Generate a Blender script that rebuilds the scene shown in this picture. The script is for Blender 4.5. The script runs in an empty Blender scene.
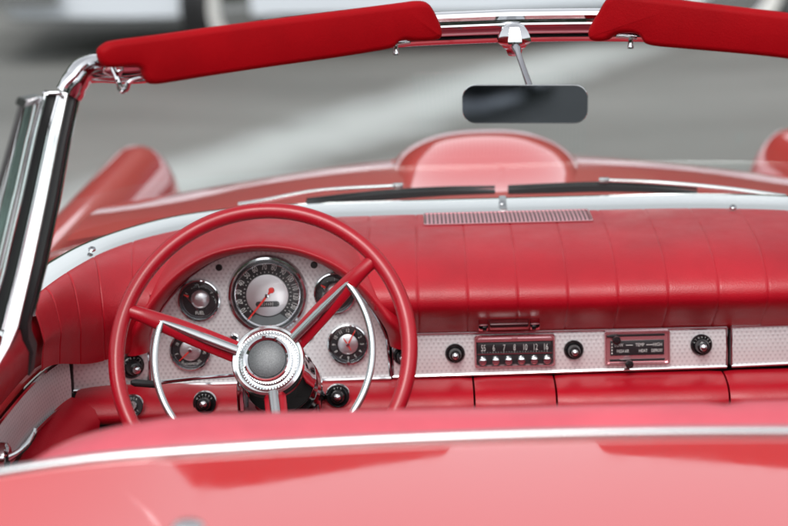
import bpy, bmesh, math, random
from mathutils import Vector, Matrix
random.seed(7)
R = math.radians
V = Vector
sc = bpy.context.scene
COL = sc.collection

# ------------------------------------------------------------------ camera
CAM = V((-0.146, 0.0, 1.65))
FPX = 1860.0                      # focal length measured in photo pixels (788 wide)
PITCH, YAW, ROLL = R(15.3), R(0.6), 0.028
fw = V((-math.sin(YAW)*math.cos(PITCH), math.cos(YAW)*math.cos(PITCH), -math.sin(PITCH)))
r0 = V((math.cos(YAW), math.sin(YAW), 0))
u0 = r0.cross(fw)
rt = (r0*math.cos(ROLL) - u0*math.sin(ROLL))
up = (u0*math.cos(ROLL) + r0*math.sin(ROLL))

def ray(px, py):
    return fw + rt*((px-394)/FPX) + up*((263-py)/FPX)
def aty(px, py, Y):               # measured photo point -> world point at distance Y
    d = ray(px, py); return CAM + d*((Y-CAM.y)/d.y)
def atz(px, py, Z):
    d = ray(px, py); return CAM + d*((Z-CAM.z)/d.z)
def onplane(px, py, p, n):
    d = ray(px, py); return CAM + d*((p-CAM).dot(n)/d.dot(n))
def mpp(p):                       # metres per photo pixel at p
    return (p-CAM).dot(fw)/FPX

# ------------------------------------------------------------------ materials
MATS = {}
def nodes_of(name):
    m = bpy.data.materials.new(name); m.use_nodes = True
    nt = m.node_tree; b = nt.nodes['Principled BSDF']
    MATS[name] = m
    return m, nt, b
def setin(b, **k):
    for key, v in k.items():
        key = key.replace('_', ' ')
        if key in b.inputs: b.inputs[key].default_value = v
def rgba(c): return (c[0], c[1], c[2], 1.0)
def coords(nt, kind='Object'):
    t = nt.nodes.new('ShaderNodeTexCoord'); return t.outputs[kind]
def noise(nt, scale, detail=4, rough=.6, vec=None):
    n = nt.nodes.new('ShaderNodeTexNoise'); n.inputs['Scale'].default_value = scale
    n.inputs['Detail'].default_value = detail; n.inputs['Roughness'].default_value = rough
    nt.links.new(vec if vec else coords(nt), n.inputs['Vector']); return n.outputs['Fac']
def ramp(nt, fac, stops):
    r = nt.nodes.new('ShaderNodeValToRGB')
    while len(r.color_ramp.elements) < len(stops): r.color_ramp.elements.new(.5)
    for e, (p, c) in zip(r.color_ramp.elements, stops): e.position = p; e.color = rgba(c)
    nt.links.new(fac, r.inputs['Fac']); return r.outputs['Color']
def bump(nt, b, h, strength, dist):
    n = nt.nodes.new('ShaderNodeBump'); n.inputs['Strength'].default_value = strength
    n.inputs['Distance'].default_value = dist
    nt.links.new(h, n.inputs['Height']); nt.links.new(n.outputs['Normal'], b.inputs['Normal'])
def mapr(nt, v, a, b_, c, d):
    n = nt.nodes.new('ShaderNodeMapRange')
    for i, x in zip((1, 2, 3, 4), (a, b_, c, d)): n.inputs[i].default_value = x
    nt.links.new(v, n.inputs[0]); return n.outputs[0]
def math2(nt, op, a, b_):
    n = nt.nodes.new('ShaderNodeMath'); n.operation = op
    for i, x in enumerate((a, b_)):
        if x is None: continue
        if isinstance(x, (int, float)): n.inputs[i].default_value = x
        else: nt.links.new(x, n.inputs[i])
    return n.outputs[0]

def simple(name, col, rough=.5, metal=0, **k):
    m, nt, b = nodes_of(name)
    setin(b, Base_Color=rgba(col), Roughness=rough, Metallic=metal, **k)
    return m
def vinyl(name, col, rough, grain=.25, spec=.5, var=.12, coat=0):
    m, nt, b = nodes_of(name)
    f = noise(nt, 7, 5)
    c = ramp(nt, f, [(.3, [x*(1-var) for x in col]), (.7, [min(1, x*(1+var)) for x in col])])
    nt.links.new(c, b.inputs['Base Color'])
    r = mapr(nt, noise(nt, 25, 6), .3, .7, rough-.06, rough+.06)
    nt.links.new(r, b.inputs['Roughness'])
    setin(b, Specular_IOR_Level=spec, Coat_Weight=coat, Coat_Roughness=.12)
    v = nt.nodes.new('ShaderNodeTexVoronoi'); v.inputs['Scale'].default_value = 520
    nt.links.new(coords(nt), v.inputs['Vector'])
    bump(nt, b, v.outputs['Distance'], grain, .0006)
    return m

vinyl('red_vinyl', (.40, .002, .012), .42, .3, .55)
vinyl('visor_vinyl', (.29, .0003, .0035), .6, .35, .1)
vinyl('seat_vinyl', (.56, .07, .10), .34, .2, 1.0)
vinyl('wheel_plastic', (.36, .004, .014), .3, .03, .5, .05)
# painted steel: red base under clear coat, slight orange peel and dust
m, nt, b = nodes_of('red_paint')
setin(b, Base_Color=rgba((.56, .014, .016)), Roughness=.4, Coat_Weight=1.0, Coat_Roughness=.05, Coat_IOR=2.5)
d = noise(nt, 60, 6)
nt.links.new(mapr(nt, d, .35, .75, .03, .09), b.inputs['Coat Roughness'])
bump(nt, b, noise(nt, 9, 2), .05, .004)
# chrome
m, nt, b = nodes_of('chrome')
setin(b, Base_Color=rgba((.64, .65, .665)), Metallic=1.0)
nt.links.new(mapr(nt, noise(nt, 40, 6), .35, .75, .04, .13), b.inputs['Roughness'])
m, nt, b = nodes_of('satin_chrome')
setin(b, Base_Color=rgba((.50, .51, .515)), Metallic=1.0)
setin(b, Roughness=.24)
m, nt, b = nodes_of('bright_trim')
setin(b, Base_Color=rgba((.86, .88, .88)), Metallic=1.0, Roughness=.16)
m, nt, b = nodes_of('red_reflect_chrome')      # bezels of radio and heater; reflected red put into the chrome's colour
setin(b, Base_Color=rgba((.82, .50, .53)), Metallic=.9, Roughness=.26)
simple('dark_chrome', (.42, .42, .44), .18, 1.0)
# engine turned aluminium: small staggered cells pressed into the sheet
m, nt, b = nodes_of('engine_turned')
co = coords(nt, 'UV')
sx = nt.nodes.new('ShaderNodeSeparateXYZ'); nt.links.new(co, sx.inputs[0])
PX, PY = 0.0074, 0.0062
u = math2(nt, 'MULTIPLY', sx.outputs[0], 2*math.pi/PX)
v = math2(nt, 'MULTIPLY', sx.outputs[1], 2*math.pi/PY)
su = math2(nt, 'SINE', u, None); sv = math2(nt, 'SINE', math2(nt, 'MULTIPLY', v, .5), None)
h = math2(nt, 'MULTIPLY', su, sv)
hh = math2(nt, 'ADD', h, math2(nt, 'MULTIPLY', math2(nt, 'SINE', v, None), .35))
fine = noise(nt, 1500, 3, .6, co)
hc = math2(nt, 'ADD', hh, math2(nt, 'MULTIPLY', math2(nt, 'SUBTRACT', fine, .5), 1.2))
hc = math2(nt, 'ADD', hc, math2(nt, 'MULTIPLY', math2(nt, 'SUBTRACT', noise(nt, 30, 4, .6, co), .5), 1.6))
c = ramp(nt, mapr(nt, hc, -1.2, 1.2, 0, 1), [(.06, (.53, .50, .51)), (.34, (.68, .665, .67)), (.9, (.74, .725, .73))])
nt.links.new(c, b.inputs['Base Color'])
setin(b, Metallic=.35, Roughness=.4)
bump(nt, b, hh, .14, .0006)
# brushed disc for hub and dial centres
m, nt, b = nodes_of('brushed_disc')
setin(b, Base_Color=rgba((.66, .66, .68)), Metallic=.9, Roughness=.34)
bump(nt, b, noise(nt, 900, 2), .25, .0003)
m, nt, b = nodes_of('hub_badge')
f = noise(nt, 700, 3)
nt.links.new(ramp(nt, f, [(.35, (.075, .078, .082)), (.65, (.125, .13, .135))]), b.inputs['Base Color'])
setin(b, Metallic=.5, Roughness=.42); bump(nt, b, f, .4, .0005)
simple('black_rubber', (.012, .012, .013), .5)
simple('black_plastic', (.010, .010, .011), .22)
simple('black_dial', (.014, .014, .016), .35)
simple('grey_dial', (.13, .15, .155), .45)
simple('dial_print', (.62, .62, .60), .5)
simple('needle_red', (.75, .03, .02), .4)
simple('odometer_ink', (.5, .5, .48), .5)
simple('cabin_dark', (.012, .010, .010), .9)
m, nt, b = nodes_of('mirror_face')
setin(b, Base_Color=rgba((.17, .19, .215)), Metallic=1.0, Roughness=.03)
m, nt, b = nodes_of('grille_mesh')
co = coords(nt, 'UV'); sx = nt.nodes.new('ShaderNodeSeparateXYZ'); nt.links.new(co, sx.inputs[0])
k = 2*math.pi/.0066
a1 = math2(nt, 'SINE', math2(nt, 'MULTIPLY', sx.outputs[0], k), None)
a2 = math2(nt, 'SINE', math2(nt, 'MULTIPLY', sx.outputs[1], k*.7), None)
hole = math2(nt, 'ADD', a1, math2(nt, 'MULTIPLY', a2, .25))
nt.links.new(ramp(nt, mapr(nt, hole, -.5, .8, 0, 1), [(.38, (.70, .36, .40)), (.58, (.06, .004, .008))]), b.inputs['Base Color'])
nt.links.new(mapr(nt, hole, 0, .3, .8, 0), b.inputs['Metallic'])
setin(b, Roughness=.4)

def glassmat(name, tint, amount):
    m = bpy.data.materials.new(name); m.use_nodes = True; nt = m.node_tree
    nt.nodes.remove(nt.nodes['Principled BSDF'])
    out = nt.nodes['Material Output']
    t = nt.nodes.new('ShaderNodeBsdfTransparent'); t.inputs[0].default_value = rgba(tint)
    g = nt.nodes.new('ShaderNodeBsdfGlossy'); g.inputs['Roughness'].default_value = .02
    fr = nt.nodes.new('ShaderNodeFresnel'); geo = nt.nodes.new('ShaderNodeNewGeometry')
    nt.links.new(mapr(nt, geo.outputs['Backfacing'], 0, 1, 1.5, 1/1.5), fr.inputs['IOR'])
    mul = math2(nt, 'MULTIPLY', fr.outputs[0], amount)
    mx = nt.nodes.new('ShaderNodeMixShader')
    nt.links.new(mul, mx.inputs[0]); nt.links.new(t.outputs[0], mx.inputs[1]); nt.links.new(g.outputs[0], mx.inputs[2])
    nt.links.new(mx.outputs[0], out.inputs[0]); MATS[name] = m
glassmat('windscreen_glass', (.95, .975, .965), .25)
glassmat('lens_glass', (.98, .98, .98), .5)
glassmat('green_glass', (.62, .74, .70), 1.0)

# asphalt
m, nt, b = nodes_of('asphalt')
w = coords(nt, 'Object')
mp = nt.nodes.new('ShaderNodeMapping'); mp.inputs['Scale'].default_value = (.35, 1.1, 1); nt.links.new(w, mp.inputs['Vector']); big = noise(nt, .8, 6, .62, mp.outputs[0]); fine = noise(nt, 90, 3, .7, w)
mixed = math2(nt, 'ADD', math2(nt, 'MULTIPLY', big, .7), math2(nt, 'MULTIPLY', fine, .3))
nt.links.new(ramp(nt, mixed, [(.32, (.11, .112, .104)), (.5, (.168, .170, .159)), (.68, (.228, .231, .218))]), b.inputs['Base Color'])
setin(b, Roughness=.85); bump(nt, b, fine, .5, .01)
m, nt, b = nodes_of('line_paint')
w = coords(nt, 'Object'); f = noise(nt, 3, 6, .7, w)
uvn = coords(nt, 'UV'); sxx = nt.nodes.new('ShaderNodeSeparateXYZ'); nt.links.new(uvn, sxx.inputs[0])
edge = math2(nt, 'SUBTRACT', 1.0, math2(nt, 'ABSOLUTE', math2(nt, 'SUBTRACT', math2(nt, 'MULTIPLY', sxx.outputs[1], 2.0), 1.0), None))
wear = math2(nt, 'ADD', edge, math2(nt, 'MULTIPLY', math2(nt, 'SUBTRACT', f, .5), .8))
nt.links.new(ramp(nt, wear, [(.08, (.165, .167, .156)), (.45, (.29, .302, .293)), (.85, (.40, .418, .408))]), b.inputs['Base Color'])
setin(b, Roughness=.8)

# ------------------------------------------------------------------ mesh builder
class MB:
    def __init__(s): s.bm = bmesh.new(); s.uv = s.bm.loops.layers.uv.new('UVMap')
    def face(s, vs, mi=0):
        try: f = s.bm.faces.new(vs); f.material_index = mi; return f
        except ValueError: return None
    def grid(s, P, closeu=False, closev=False, mi=0, uvs=None):
        vs = [[s.bm.verts.new(p) for p in row] for row in P]
        n, m_ = len(P), len(P[0])
        for i in range(n if closeu else n-1):
            for j in range(m_ if closev else m_-1):
                i2, j2 = (i+1) % n, (j+1) % m_
                f = s.face((vs[i][j], vs[i2][j], vs[i2][j2], vs[i][j2]), mi)
                if f and uvs:
                    for l, (a, c) in zip(f.loops, ((i, j), (i2, j), (i2, j2), (i, j2))): l[s.uv].uv = uvs[a][c]
        return vs
    def tube(s, path, r, n=12, closed=False, mi=0, flat=1.0, upv=None):
        P = [V(p) for p in path]; N = len(P); rows = []
        prev = None
        for i, p in enumerate(P):
            a = P[(i-1) % N] if (closed or i > 0) else p
            c = P[(i+1) % N] if (closed or i < N-1) else p
            t = (c-a).normalized()
            ref = upv if upv is not None else (prev if prev is not None else (V((0, 0, 1)) if abs(t.z) < .9 else V((0, 1, 0))))
            x = (ref - t*ref.dot(t)).normalized(); prev = x; y = t.cross(x)
            rr = r[i] if isinstance(r, (list, tuple)) else r
            rows.append([p + x*(rr*math.cos(2*math.pi*k/n)) + y*(rr*flat*math.sin(2*math.pi*k/n)) for k in range(n)])
        vs = s.grid(rows, closeu=closed, closev=True, mi=mi)
        if not closed:
            s.face(vs[0][::-1], mi); s.face(vs[-1], mi)
        return vs
    def lathe(s, prof, o, ax, n=40, mis=None, squash=None):
        U, W, Nn = ax; rows = []
        for (r, h) in prof:
            if r < 1e-7: rows.append([o + Nn*h]); continue
            rows.append([o + U*(r*math.cos(2*math.pi*k/n)) + W*(r*math.sin(2*math.pi*k/n)) + Nn*h for k in range(n)])
        vs = [[s.bm.verts.new(p) for p in row] for row in rows]
        for i in range(len(vs)-1):
            mi = mis[i] if mis else 0
            a, c = vs[i], vs[i+1]
            for k in range(n):
                k2 = (k+1) % n
                if len(a) == 1 and len(c) == 1: continue
                if len(a) == 1: s.face((a[0], c[k2], c[k]), mi)
                elif len(c) == 1: s.face((a[k], a[k2], c[0]), mi)
                else: s.face((a[k], a[k2], c[k2], c[k]), mi)
    def prism(s, pts, ext, bev=0, seg=2, mi=0):
        b2 = bmesh.new()
        lo = [b2.verts.new(p) for p in pts]; hi = [b2.verts.new(V(p)+ext) for p in pts]
        b2.faces.new(lo); b2.faces.new(hi[::-1]); n = len(pts)
        for i in range(n): b2.faces.new((lo[i], hi[i], hi[(i+1) % n], lo[(i+1) % n]))
        bmesh.ops.recalc_face_normals(b2, faces=b2.faces)
        if bev > 0:
            hl = set(lo); hh = set(hi)
            es = [e for e in b2.edges if (e.verts[0] in hl) == (e.verts[1] in hl)]
            bmesh.ops.bevel(b2, geom=es, offset=bev, segments=seg, profile=.5, affect='EDGES', clamp_overlap=True)
        s.absorb(b2, mi)
    def box(s, c, ax, size, bev=0, seg=2, mi=0):
        U, W, N_ = ax; a, b_, c_ = size[0]/2, size[1]/2, size[2]/2
        pts = [c + U*x + W*y - N_*c_ for x, y in ((-a, -b_), (a, -b_), (a, b_), (-a, b_))]
        b2 = bmesh.new()
        lo = [b2.verts.new(p) for p in pts]; hi = [b2.verts.new(p+N_*(2*c_)) for p in pts]
        b2.faces.new(lo); b2.faces.new(hi[::-1])
        for i in range(4): b2.faces.new((lo[i], hi[i], hi[(i+1) % 4], lo[(i+1) % 4]))
        bmesh.ops.recalc_face_normals(b2, faces=b2.faces)
        if bev: bmesh.ops.bevel(b2, geom=list(b2.edges), offset=bev, segments=seg, profile=.5, affect='EDGES', clamp_overlap=True)
        s.absorb(b2, mi)
    def absorb(s, b2, mi=0):
        mp = {v_: s.bm.verts.new(v_.co) for v_ in b2.verts}
        for f in b2.faces: s.face([mp[v_] for v_ in f.verts], mi)
        b2.free()
    def addmesh(s, me, M, mi=0):
        vs = [s.bm.verts.new(M @ v_.co) for v_ in me.vertices]
        for p in me.polygons: s.face([vs[i] for i in p.vertices], mi)
    def build(s, name, mats, parent=None, sharp=35, label=None):
        bmesh.ops.recalc_face_normals(s.bm, faces=s.bm.faces)
        me = bpy.data.meshes.new(name); s.bm.to_mesh(me); s.bm.free()
        for mm in (mats if isinstance(mats, (list, tuple)) else [mats]): me.materials.append(MATS[mm])
        me.shade_smooth(); me.set_sharp_from_angle(angle=R(sharp))
        o = bpy.data.objects.new(name, me); COL.objects.link(o)
        if parent: o.parent = parent
        if label: o['label'] = label
        return o
def tag(o, label, cat, group=None, kind=None):
    o['label'] = label; o['category'] = cat
    if group: o['group'] = group
    if kind: o['kind'] = kind
    return o
def empty(name, loc=(0, 0, 0)):
    o = bpy.data.objects.new(name, None); o.location = loc; o.empty_display_size = .1
    COL.objects.link(o); return o
def sub(root_part, name):     # an empty part that only gathers sub-parts is avoided; kept for clarity
    return root_part
_tcache = {}
def textmesh(t):
    if t in _tcache: return _tcache[t]
    cu = bpy.data.curves.new('lettering', 'FONT'); cu.body = t; cu.size = 1.0
    cu.align_x = 'CENTER'; cu.align_y = 'CENTER'; cu.resolution_u = 3
    o = bpy.data.objects.new('lettering', cu); COL.objects.link(o)
    dg = bpy.context.evaluated_depsgraph_get(); dg.update()
    me = bpy.data.meshes.new_from_object(o.evaluated_get(dg))
    bpy.data.objects.remove(o); bpy.data.curves.remove(cu)
    _tcache[t] = me; return me
def put_text(mb, t, c, ax, hgt, xs=1.0, rot=0, mi=0, off=0.0):
    U, W, N_ = ax
    u2 = U*math.cos(rot) + W*math.sin(rot); w2 = W*math.cos(rot) - U*math.sin(rot)
    s_ = hgt/.70
    M = Matrix(((u2.x*s_*xs, w2.x*s_, N_.x, c.x+N_.x*off), (u2.y*s_*xs, w2.y*s_, N_.y, c.y+N_.y*off),
                (u2.z*s_*xs, w2.z*s_, N_.z, c.z+N_.z*off), (0, 0, 0, 1)))
    mb.addmesh(textmesh(t), M, mi)
def catmull(pts, n):
    pts = [V(p) for p in pts]; out = []
    for i in range(len(pts)-1):
        p0 = pts[i-1] if i else pts[0]*2-pts[1]; p1, p2 = pts[i], pts[i+1]
        p3 = pts[i+2] if i+2 < len(pts) else pts[-1]*2-pts[-2]
        for k in range(n):
            t = k/n
            out.append(.5*((2*p1)+(p2-p0)*t+(2*p0-5*p1+4*p2-p3)*t*t+(3*p1-p0-3*p2+p3)*t**3))
    out.append(pts[-1]); return out
def lerp(a, b_, t): return a+(b_-a)*t
def smooth(t): t = max(0, min(1, t)); return t*t*(3-2*t)

# ------------------------------------------------------------------ world, light, camera object
world = bpy.data.worlds.new('World'); sc.world = world; world.use_nodes = True
wn = world.node_tree; bg = wn.nodes['Background']
sky = wn.nodes.new('ShaderNodeTexSky'); sky.sky_type = 'NISHITA'; sky.sun_disc = False
SUN_EL, SUN_AZ = R(50), R(190)
sky.sun_elevation = SUN_EL; sky.sun_rotation = SUN_AZ
sky.air_density = 1.0; sky.dust_density = 1.2; sky.ozone_density = 1.0
hsv = wn.nodes.new('ShaderNodeHueSaturation'); hsv.inputs['Saturation'].default_value = .12
wn.links.new(sky.outputs[0], hsv.inputs['Color']); wn.links.new(hsv.outputs[0], bg.inputs['Color'])
bg.inputs['Strength'].default_value = .15
sl = bpy.data.lights.new('sun', 'SUN'); sl.energy = 0.75; sl.angle = R(25); sl.color = (1, .97, .93)
so = bpy.data.objects.new('sun', sl); COL.objects.link(so); so.location = (0, -5, 9)
sd = V((math.sin(SUN_AZ)*math.cos(SUN_EL), math.cos(SUN_AZ)*math.cos(SUN_EL), math.sin(SUN_EL)))
so.rotation_euler = sd.to_track_quat('Z', 'Y').to_euler()

cd = bpy.data.cameras.new('camera'); cam = bpy.data.objects.new('camera', cd); COL.objects.link(cam)
cd.sensor_width = 36; cd.lens = 36*FPX/788; cd.clip_end = 2000; cd.clip_start = .05
cam.matrix_world = Matrix(((rt.x, up.x, -fw.x, CAM.x), (rt.y, up.y, -fw.y, CAM.y), (rt.z, up.z, -fw.z, CAM.z), (0, 0, 0, 1)))
cd.dof.use_dof = True; cd.dof.focus_distance = 2.70; cd.dof.aperture_fstop = 2.8
sc.camera = cam
sc.view_settings.view_transform = 'Standard'; sc.view_settings.look = 'None'
sc.view_settings.gamma = 1; sc.view_settings.exposure = 1.03; sc.view_settings.use_curve_mapping = False

# ------------------------------------------------------------------ ground
g = MB(); S = 600
g.grid([[(-S, -S, 0), (-S, S, 0)], [(S, -S, 0), (S, S, 0)]])
go = g.build('ground', 'asphalt'); tag(go, 'grey worn asphalt of the parking area', 'ground', kind='structure')
g = MB()
def strip(pa, pb, wa, wb, n=24, z=.004):
    pa = V((pa[0], pa[1], z)); pb = V((pb[0], pb[1], z)); t = (pb-pa).normalized(); q = V((-t.y, t.x, 0))
    L = []; Rr = []
    for i in range(n+1):
        f = i/n; c = lerp(pa, pb, f); w_ = lerp(wa, wb, f)*(1+.08*math.sin(i*1.7))
        L.append(c+q*w_/2); Rr.append(c-q*w_/2)
    M_ = [lerp(a, c, .5) for a, c in zip(L, Rr)]
    g.grid([L, M_, Rr], uvs=[[(i/n, v) for i in range(n+1)] for v in (0, .5, 1)])
strip((-2.9, 4.6), (2.2, 12.4), .95, .9)
lo = g.build('road_marking', 'line_paint'); tag(lo, 'broad worn white painted line crossing the asphalt ahead of the red car', 'road marking', kind='structure')

# ================================================================== THE CONVERTIBLE
car = empty('convertible_car', (0, 2.4, 0))
tag(car, 'open red vintage convertible with chrome windscreen frame and red padded dashboard', 'car')
car_inv = Matrix.Translation((0, -2.4, 0))
def part(mb, name, mats, parent=None, sharp=35, label=None):
    o = mb.build(name, mats, None, sharp, label)
    o.parent = parent or car
    o.matrix_parent_inverse = (parent or car).matrix_world.inverted() if parent else car_inv
    return o
AXW = (V((1, 0, 0)), V((0, 0, 1)), V((0, -1, 0)))      # facing the driver, upright

# ---- dash plane
TILT = R(7)
DN = V((0, -math.cos(TILT), math.sin(TILT))); DU = V((1, 0, 0)); DV = V((0, math.sin(TILT), math.cos(TILT)))
DO = V((0, 2.75, .75)); DAX = (DU, DV, DN)
def dp(px, py, off=0.0): return onplane(px, py, DO+DN*off, DN)
def duv(p): q = p-DO; return (q.dot(DU), q.dot(DV))

# ---- dash pad --------------------------------------------------------------
CT = [((.0, 3.0), (.0, 2.69)), ((-.2, 3.0), (-.2, 2.69)), ((-.36, 2.99), (-.36, 2.69)), ((-.512, 2.945), (-.50, 2.69)),
      ((-.611, 2.835), (-.585, 2.68)), ((-.664, 2.69), (-.635, 2.62)), ((-.695, 2.52), (-.665, 2.50)), ((-.70, 2.37), (-.672, 2.36))]
def side_curves(n=10):
    T = catmull([(a[0], a[1], 0) for a, _ in CT], n); N_ = catmull([(c[0], c[1], 0) for _, c in CT], n)
    return T, N_
PROF = [(3.0, .912), (2.97, .9165), (2.92, .918), (2.87, .9165), (2.82, .912), (2.78, .905), (2.745, .895), (2.715, .881),
        (2.697, .867), (2.69, .853), (2.692, .840), (2.702, .827), (2.718, .813), (2.735, .799), (2.749, .786), (2.768, .772)]
pf = catmull([(y, z, 0) for y, z in PROF], 3)
PROFS = [((3.0-p.x)/(3.0-2.69), p.y) for p in pf]
Ts, Ns = side_curves()
TT = [V((-p.x, p.y, 0)) for p in Ts[::-1]][:-1] + Ts      # from +X to -X
NN = [V((-p.x, p.y, 0)) for p in Ns[::-1]][:-1] + Ns
# resample by nose x / arc length at fine step, with seam columns
def polyline_sampler(P):
    L = [0]
    for i in range(1, len(P)): L.append(L[-1]+(P[i]-P[i-1]).length)
    return L
Lm = polyline_sampler([(a+b_)/2 for a, b_ in zip(TT, NN)])
def padcurve(s):
    i = 0
    while i < len(Lm)-2 and Lm[i+1] < s: i += 1
    t = (s-Lm[i])/(Lm[i+1]-Lm[i])
    return lerp(TT[i], TT[i+1], t), lerp(NN[i], NN[i+1], t)
MID = Lm[-1]/2
def padpoint(s, q, z, lift=0):
    T, N_ = padcurve(s)
    p = T + (N_-T)*q; p = V((p.x, p.y, z))
    return p
seams = []
x0 = aty(516, 265, 2.74).x
k = -12
while k < 13:
    s = MID - (x0 + k*.0755)
    if .03 < s < Lm[-1]-.03: seams.append(s)
    k += 1
svals = [(i*Lm[-1]/110, 0) for i in range(111)]
svals = [a for a in svals if all(abs(a[0]-q) > .006 for q in seams)]
for q in seams: svals += [(q-.005, 0), (q-.0022, .0), (q, .0013), (q+.0022, .0), (q+.005, 0)]
svals.sort()
svals = [a for a in svals if .125 < a[0] < Lm[-1]-.125]
rows = []
for s, dip in svals:
    e_ = min(s, Lm[-1]-s); lift_ = .05*(1-smooth((e_-.13)/.24))
    col = [padpoint(s, q, z+lift_*smooth((.89-z)/.10)) for q, z in PROFS]
    if dip:
        c2 = []
        for i, p in enumerate(col):
            a = col[max(i-1, 0)]; b_ = col[min(i+1, len(col)-1)]
            T, N_ = padcurve(s); dirx = (N_-T).normalized(); side = V((-dirx.y, dirx.x, 0))
            nrm = (b_-a).cross(side).normalized()
            if nrm.z < 0 and i < 6: nrm = -nrm
            if i >= 6 and nrm.dot(dirx) < 0: nrm = -nrm
            c2.append(p - nrm*dip)
        col = c2
    rows.append(col)
FLX = [(p.x, p.z) for p in [dp(*a, .02) for a in [(139, 352), (136.5, 331), (144.5, 307), (160, 284), (187, 265), (217, 248.5), (250, 241), (278, 241), (307, 246.5), (338, 260), (364, 281), (385, 305), (397, 325), (402, 346), (402, 352), (139, 358)]]]
def inpoly(x, z, P):
    c = False
    for i in range(len(P)):
        (x1, z1), (x2, z2) = P[i-1], P[i]
        if (z1 > z) != (z2 > z) and x < (x2-x1)*(z-z1)/(z2-z1)+x1: c = not c
    return c
b1 = MB(); b1.grid(rows)
cut = [f for f in b1.bm.faces if f.calc_center_median().y < 2.80 and inpoly(f.calc_center_median().x, f.calc_center_median().z, FLX)]
bmesh.ops.delete(b1.bm, geom=cut, context='FACES')
dash_pad = part(b1, 'dash_pad', 'red_vinyl', sharp=60)

# speaker grille: perforated plate lying on the pad
b1 = MB(); rows = []; uvs = []
pl, pr = aty(425, 220, 2.93), aty(590, 218, 2.93)
for i in range(41):
    x = lerp(pl.x, pr.x, i/40); row = []; uv = []
    for j in range(9):
        y = lerp(2.985, 2.90, j/8)
        q = (3.0-y)/.31
        z = None
        for a in range(len(PROFS)-1):
            if PROFS[a][0] <= q <= PROFS[a+1][0]: z = lerp(PROFS[a][1], PROFS[a+1][1], (q-PROFS[a][0])/(PROFS[a+1][0]-PROFS[a][0])); break
        edge = i in (0, 40) or j in (0, 8)
        row.append(V((x, y, z+(.0005 if edge else .0022)))); uv.append((x, y))
    rows.append(row); uvs.append(uv)
b1.grid(rows, uvs=uvs)
gr = part(b1, 'speaker_grille', 'grille_mesh', dash_pad, label='perforated speaker grille plate on top of the pad')
b1 = MB()
pz = rows[0][4].z+.001
fr = [r[0]+V((0, .001, .001)) for r in rows] + [p+V((.001, 0, .001)) for p in rows[-1]] + [r[-1]+V((0, -.001, .001)) for r in rows[::-1]] + [p+V((-.001, 0, .001)) for p in rows[0][::-1]]
b1.tube(fr, .0014, 6, closed=True)
part(b1, 'grille_rim', 'red_reflect_chrome', dash_pad)
# map light under the pad nose
b1 = MB(); ml = lambda x, y: aty(x, y, 2.715)
c = ml(509, 324.5); w_ = (ml(541, 324)-ml(478, 326)).length
ax = (DU, V((0, -.42, .90)).normalized(), V((0, -.90, -.42)).normalized())
b1.box(c, ax, (w_*.62, .0125, .012), .002)
lamp = part(b1, 'map_light', 'satin_chrome')
for sx_ in (-1, 1):
    b1 = MB(); b1.box(c+DU*(sx_*w_*.41), ax, (w_*.16, .015, .016), .003)
    part(b1, 'end_clip', 'chrome', lamp)
    b1 = MB(); b1.box(c+DU*(sx_*w_*.39)+ax[2]*.0085, ax, (w_*.07, .008, .003), .001)
    part(b1, 'slot', 'black_plastic', lamp)

# ---- garnish moulding between pad and glass ----------------------------------
b1 = MB(); rows = []
offs = [(-.012, -.004), (0, .003), (.012, .006), (.03, .0085), (.045, .0105), (.055, .0115), (.06, .009), (.062, -.004)]
NS = 120
for i in range(NS+1):
    s = lerp(-.0, Lm[-1], i/NS); T, N_ = padcurve(s); d_ = (T-N_).normalized()
    t2, _ = padcurve(min(s+.01, Lm[-1])); t1, _ = padcurve(max(s-.01, 0)); tg = (t2-t1).normalized(); nn = V((-tg.y, tg.x, 0))
    if nn.dot(d_) < 0: nn = -nn
    k_ = lerp(1, .66, smooth((abs(T.x)-.42)/.2)); rows.append([V((T.x+nn.x*a*k_, T.y+nn.y*a*k_, .9125+h_)) for a, h_ in offs])
b1.grid(rows); garn = part(b1, 'garnish_moulding', 'bright_trim', sharp=50)
for (sx_, sy_) in ((502, 203), (733, 207), (272, 219), (92, 249)):
    d_ = ray(sx_, sy_); p = None
    # march to moulding height
    p = atz(sx_, sy_, .9235)
    b1 = MB(); ax = (V((1, 0, 0)), V((0, .94, .33)).normalized(), V((0, -.33, .94)).normalized())
    b1.lathe([(.0058, -.002), (.0058, .001), (.004, .0025), (.002, .0028), (.0018, .0014), (0, .0014)], p, ax, 16)
    part(b1, 'screw', 'dark_chrome', garn)
p = atz(503, 203, .9225)
b1 = MB(); b1.box(p, (V((1, 0, 0)), V((0, .95, .3)).normalized(), V((0, -.3, .95)).normalized()), (.012, .045, .003), .0012)
part(b1, 'centre_clip', 'satin_chrome', garn)

# ---- instrument panel (cluster face) -----------------------------------------
def resample(P, n):
    P = [V(p) for p in P]; L = polyline_sampler(P); out = []
    for i in range(n+1):
        s = L[-1]*i/n; k = 0
        while k < len(L)-2 and L[k+1] < s: k += 1
        out.append(lerp(P[k], P[k+1], (s-L[k])/max(1e-9, L[k+1]-L[k])))
    return out
ARCH = [(149, 346), (152, 331), (160, 313), (175, 292), (196, 272), (222, 257), (252, 250.5), (275, 250.5), (302, 255), (330, 268), (353, 286), (371, 308), (381, 325), (387, 339)]
arch = resample(catmull([dp(*a) for a in ARCH], 8), 60)
b1 = MB()
bl, br = dp(151, 386, 0), dp(391, 378, 0)
bot = [lerp(bl, br, i/60) for i in range(61)]
rows = [arch, bot]; rows = [[lerp(a, b_, j/6) for j in range(7)] for a, b_ in zip(arch, bot)]
b1.grid(rows, uvs=[[duv(p) for p in r] for r in rows])
panel = part(b1, 'instrument_panel', 'engine_turned')
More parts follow.
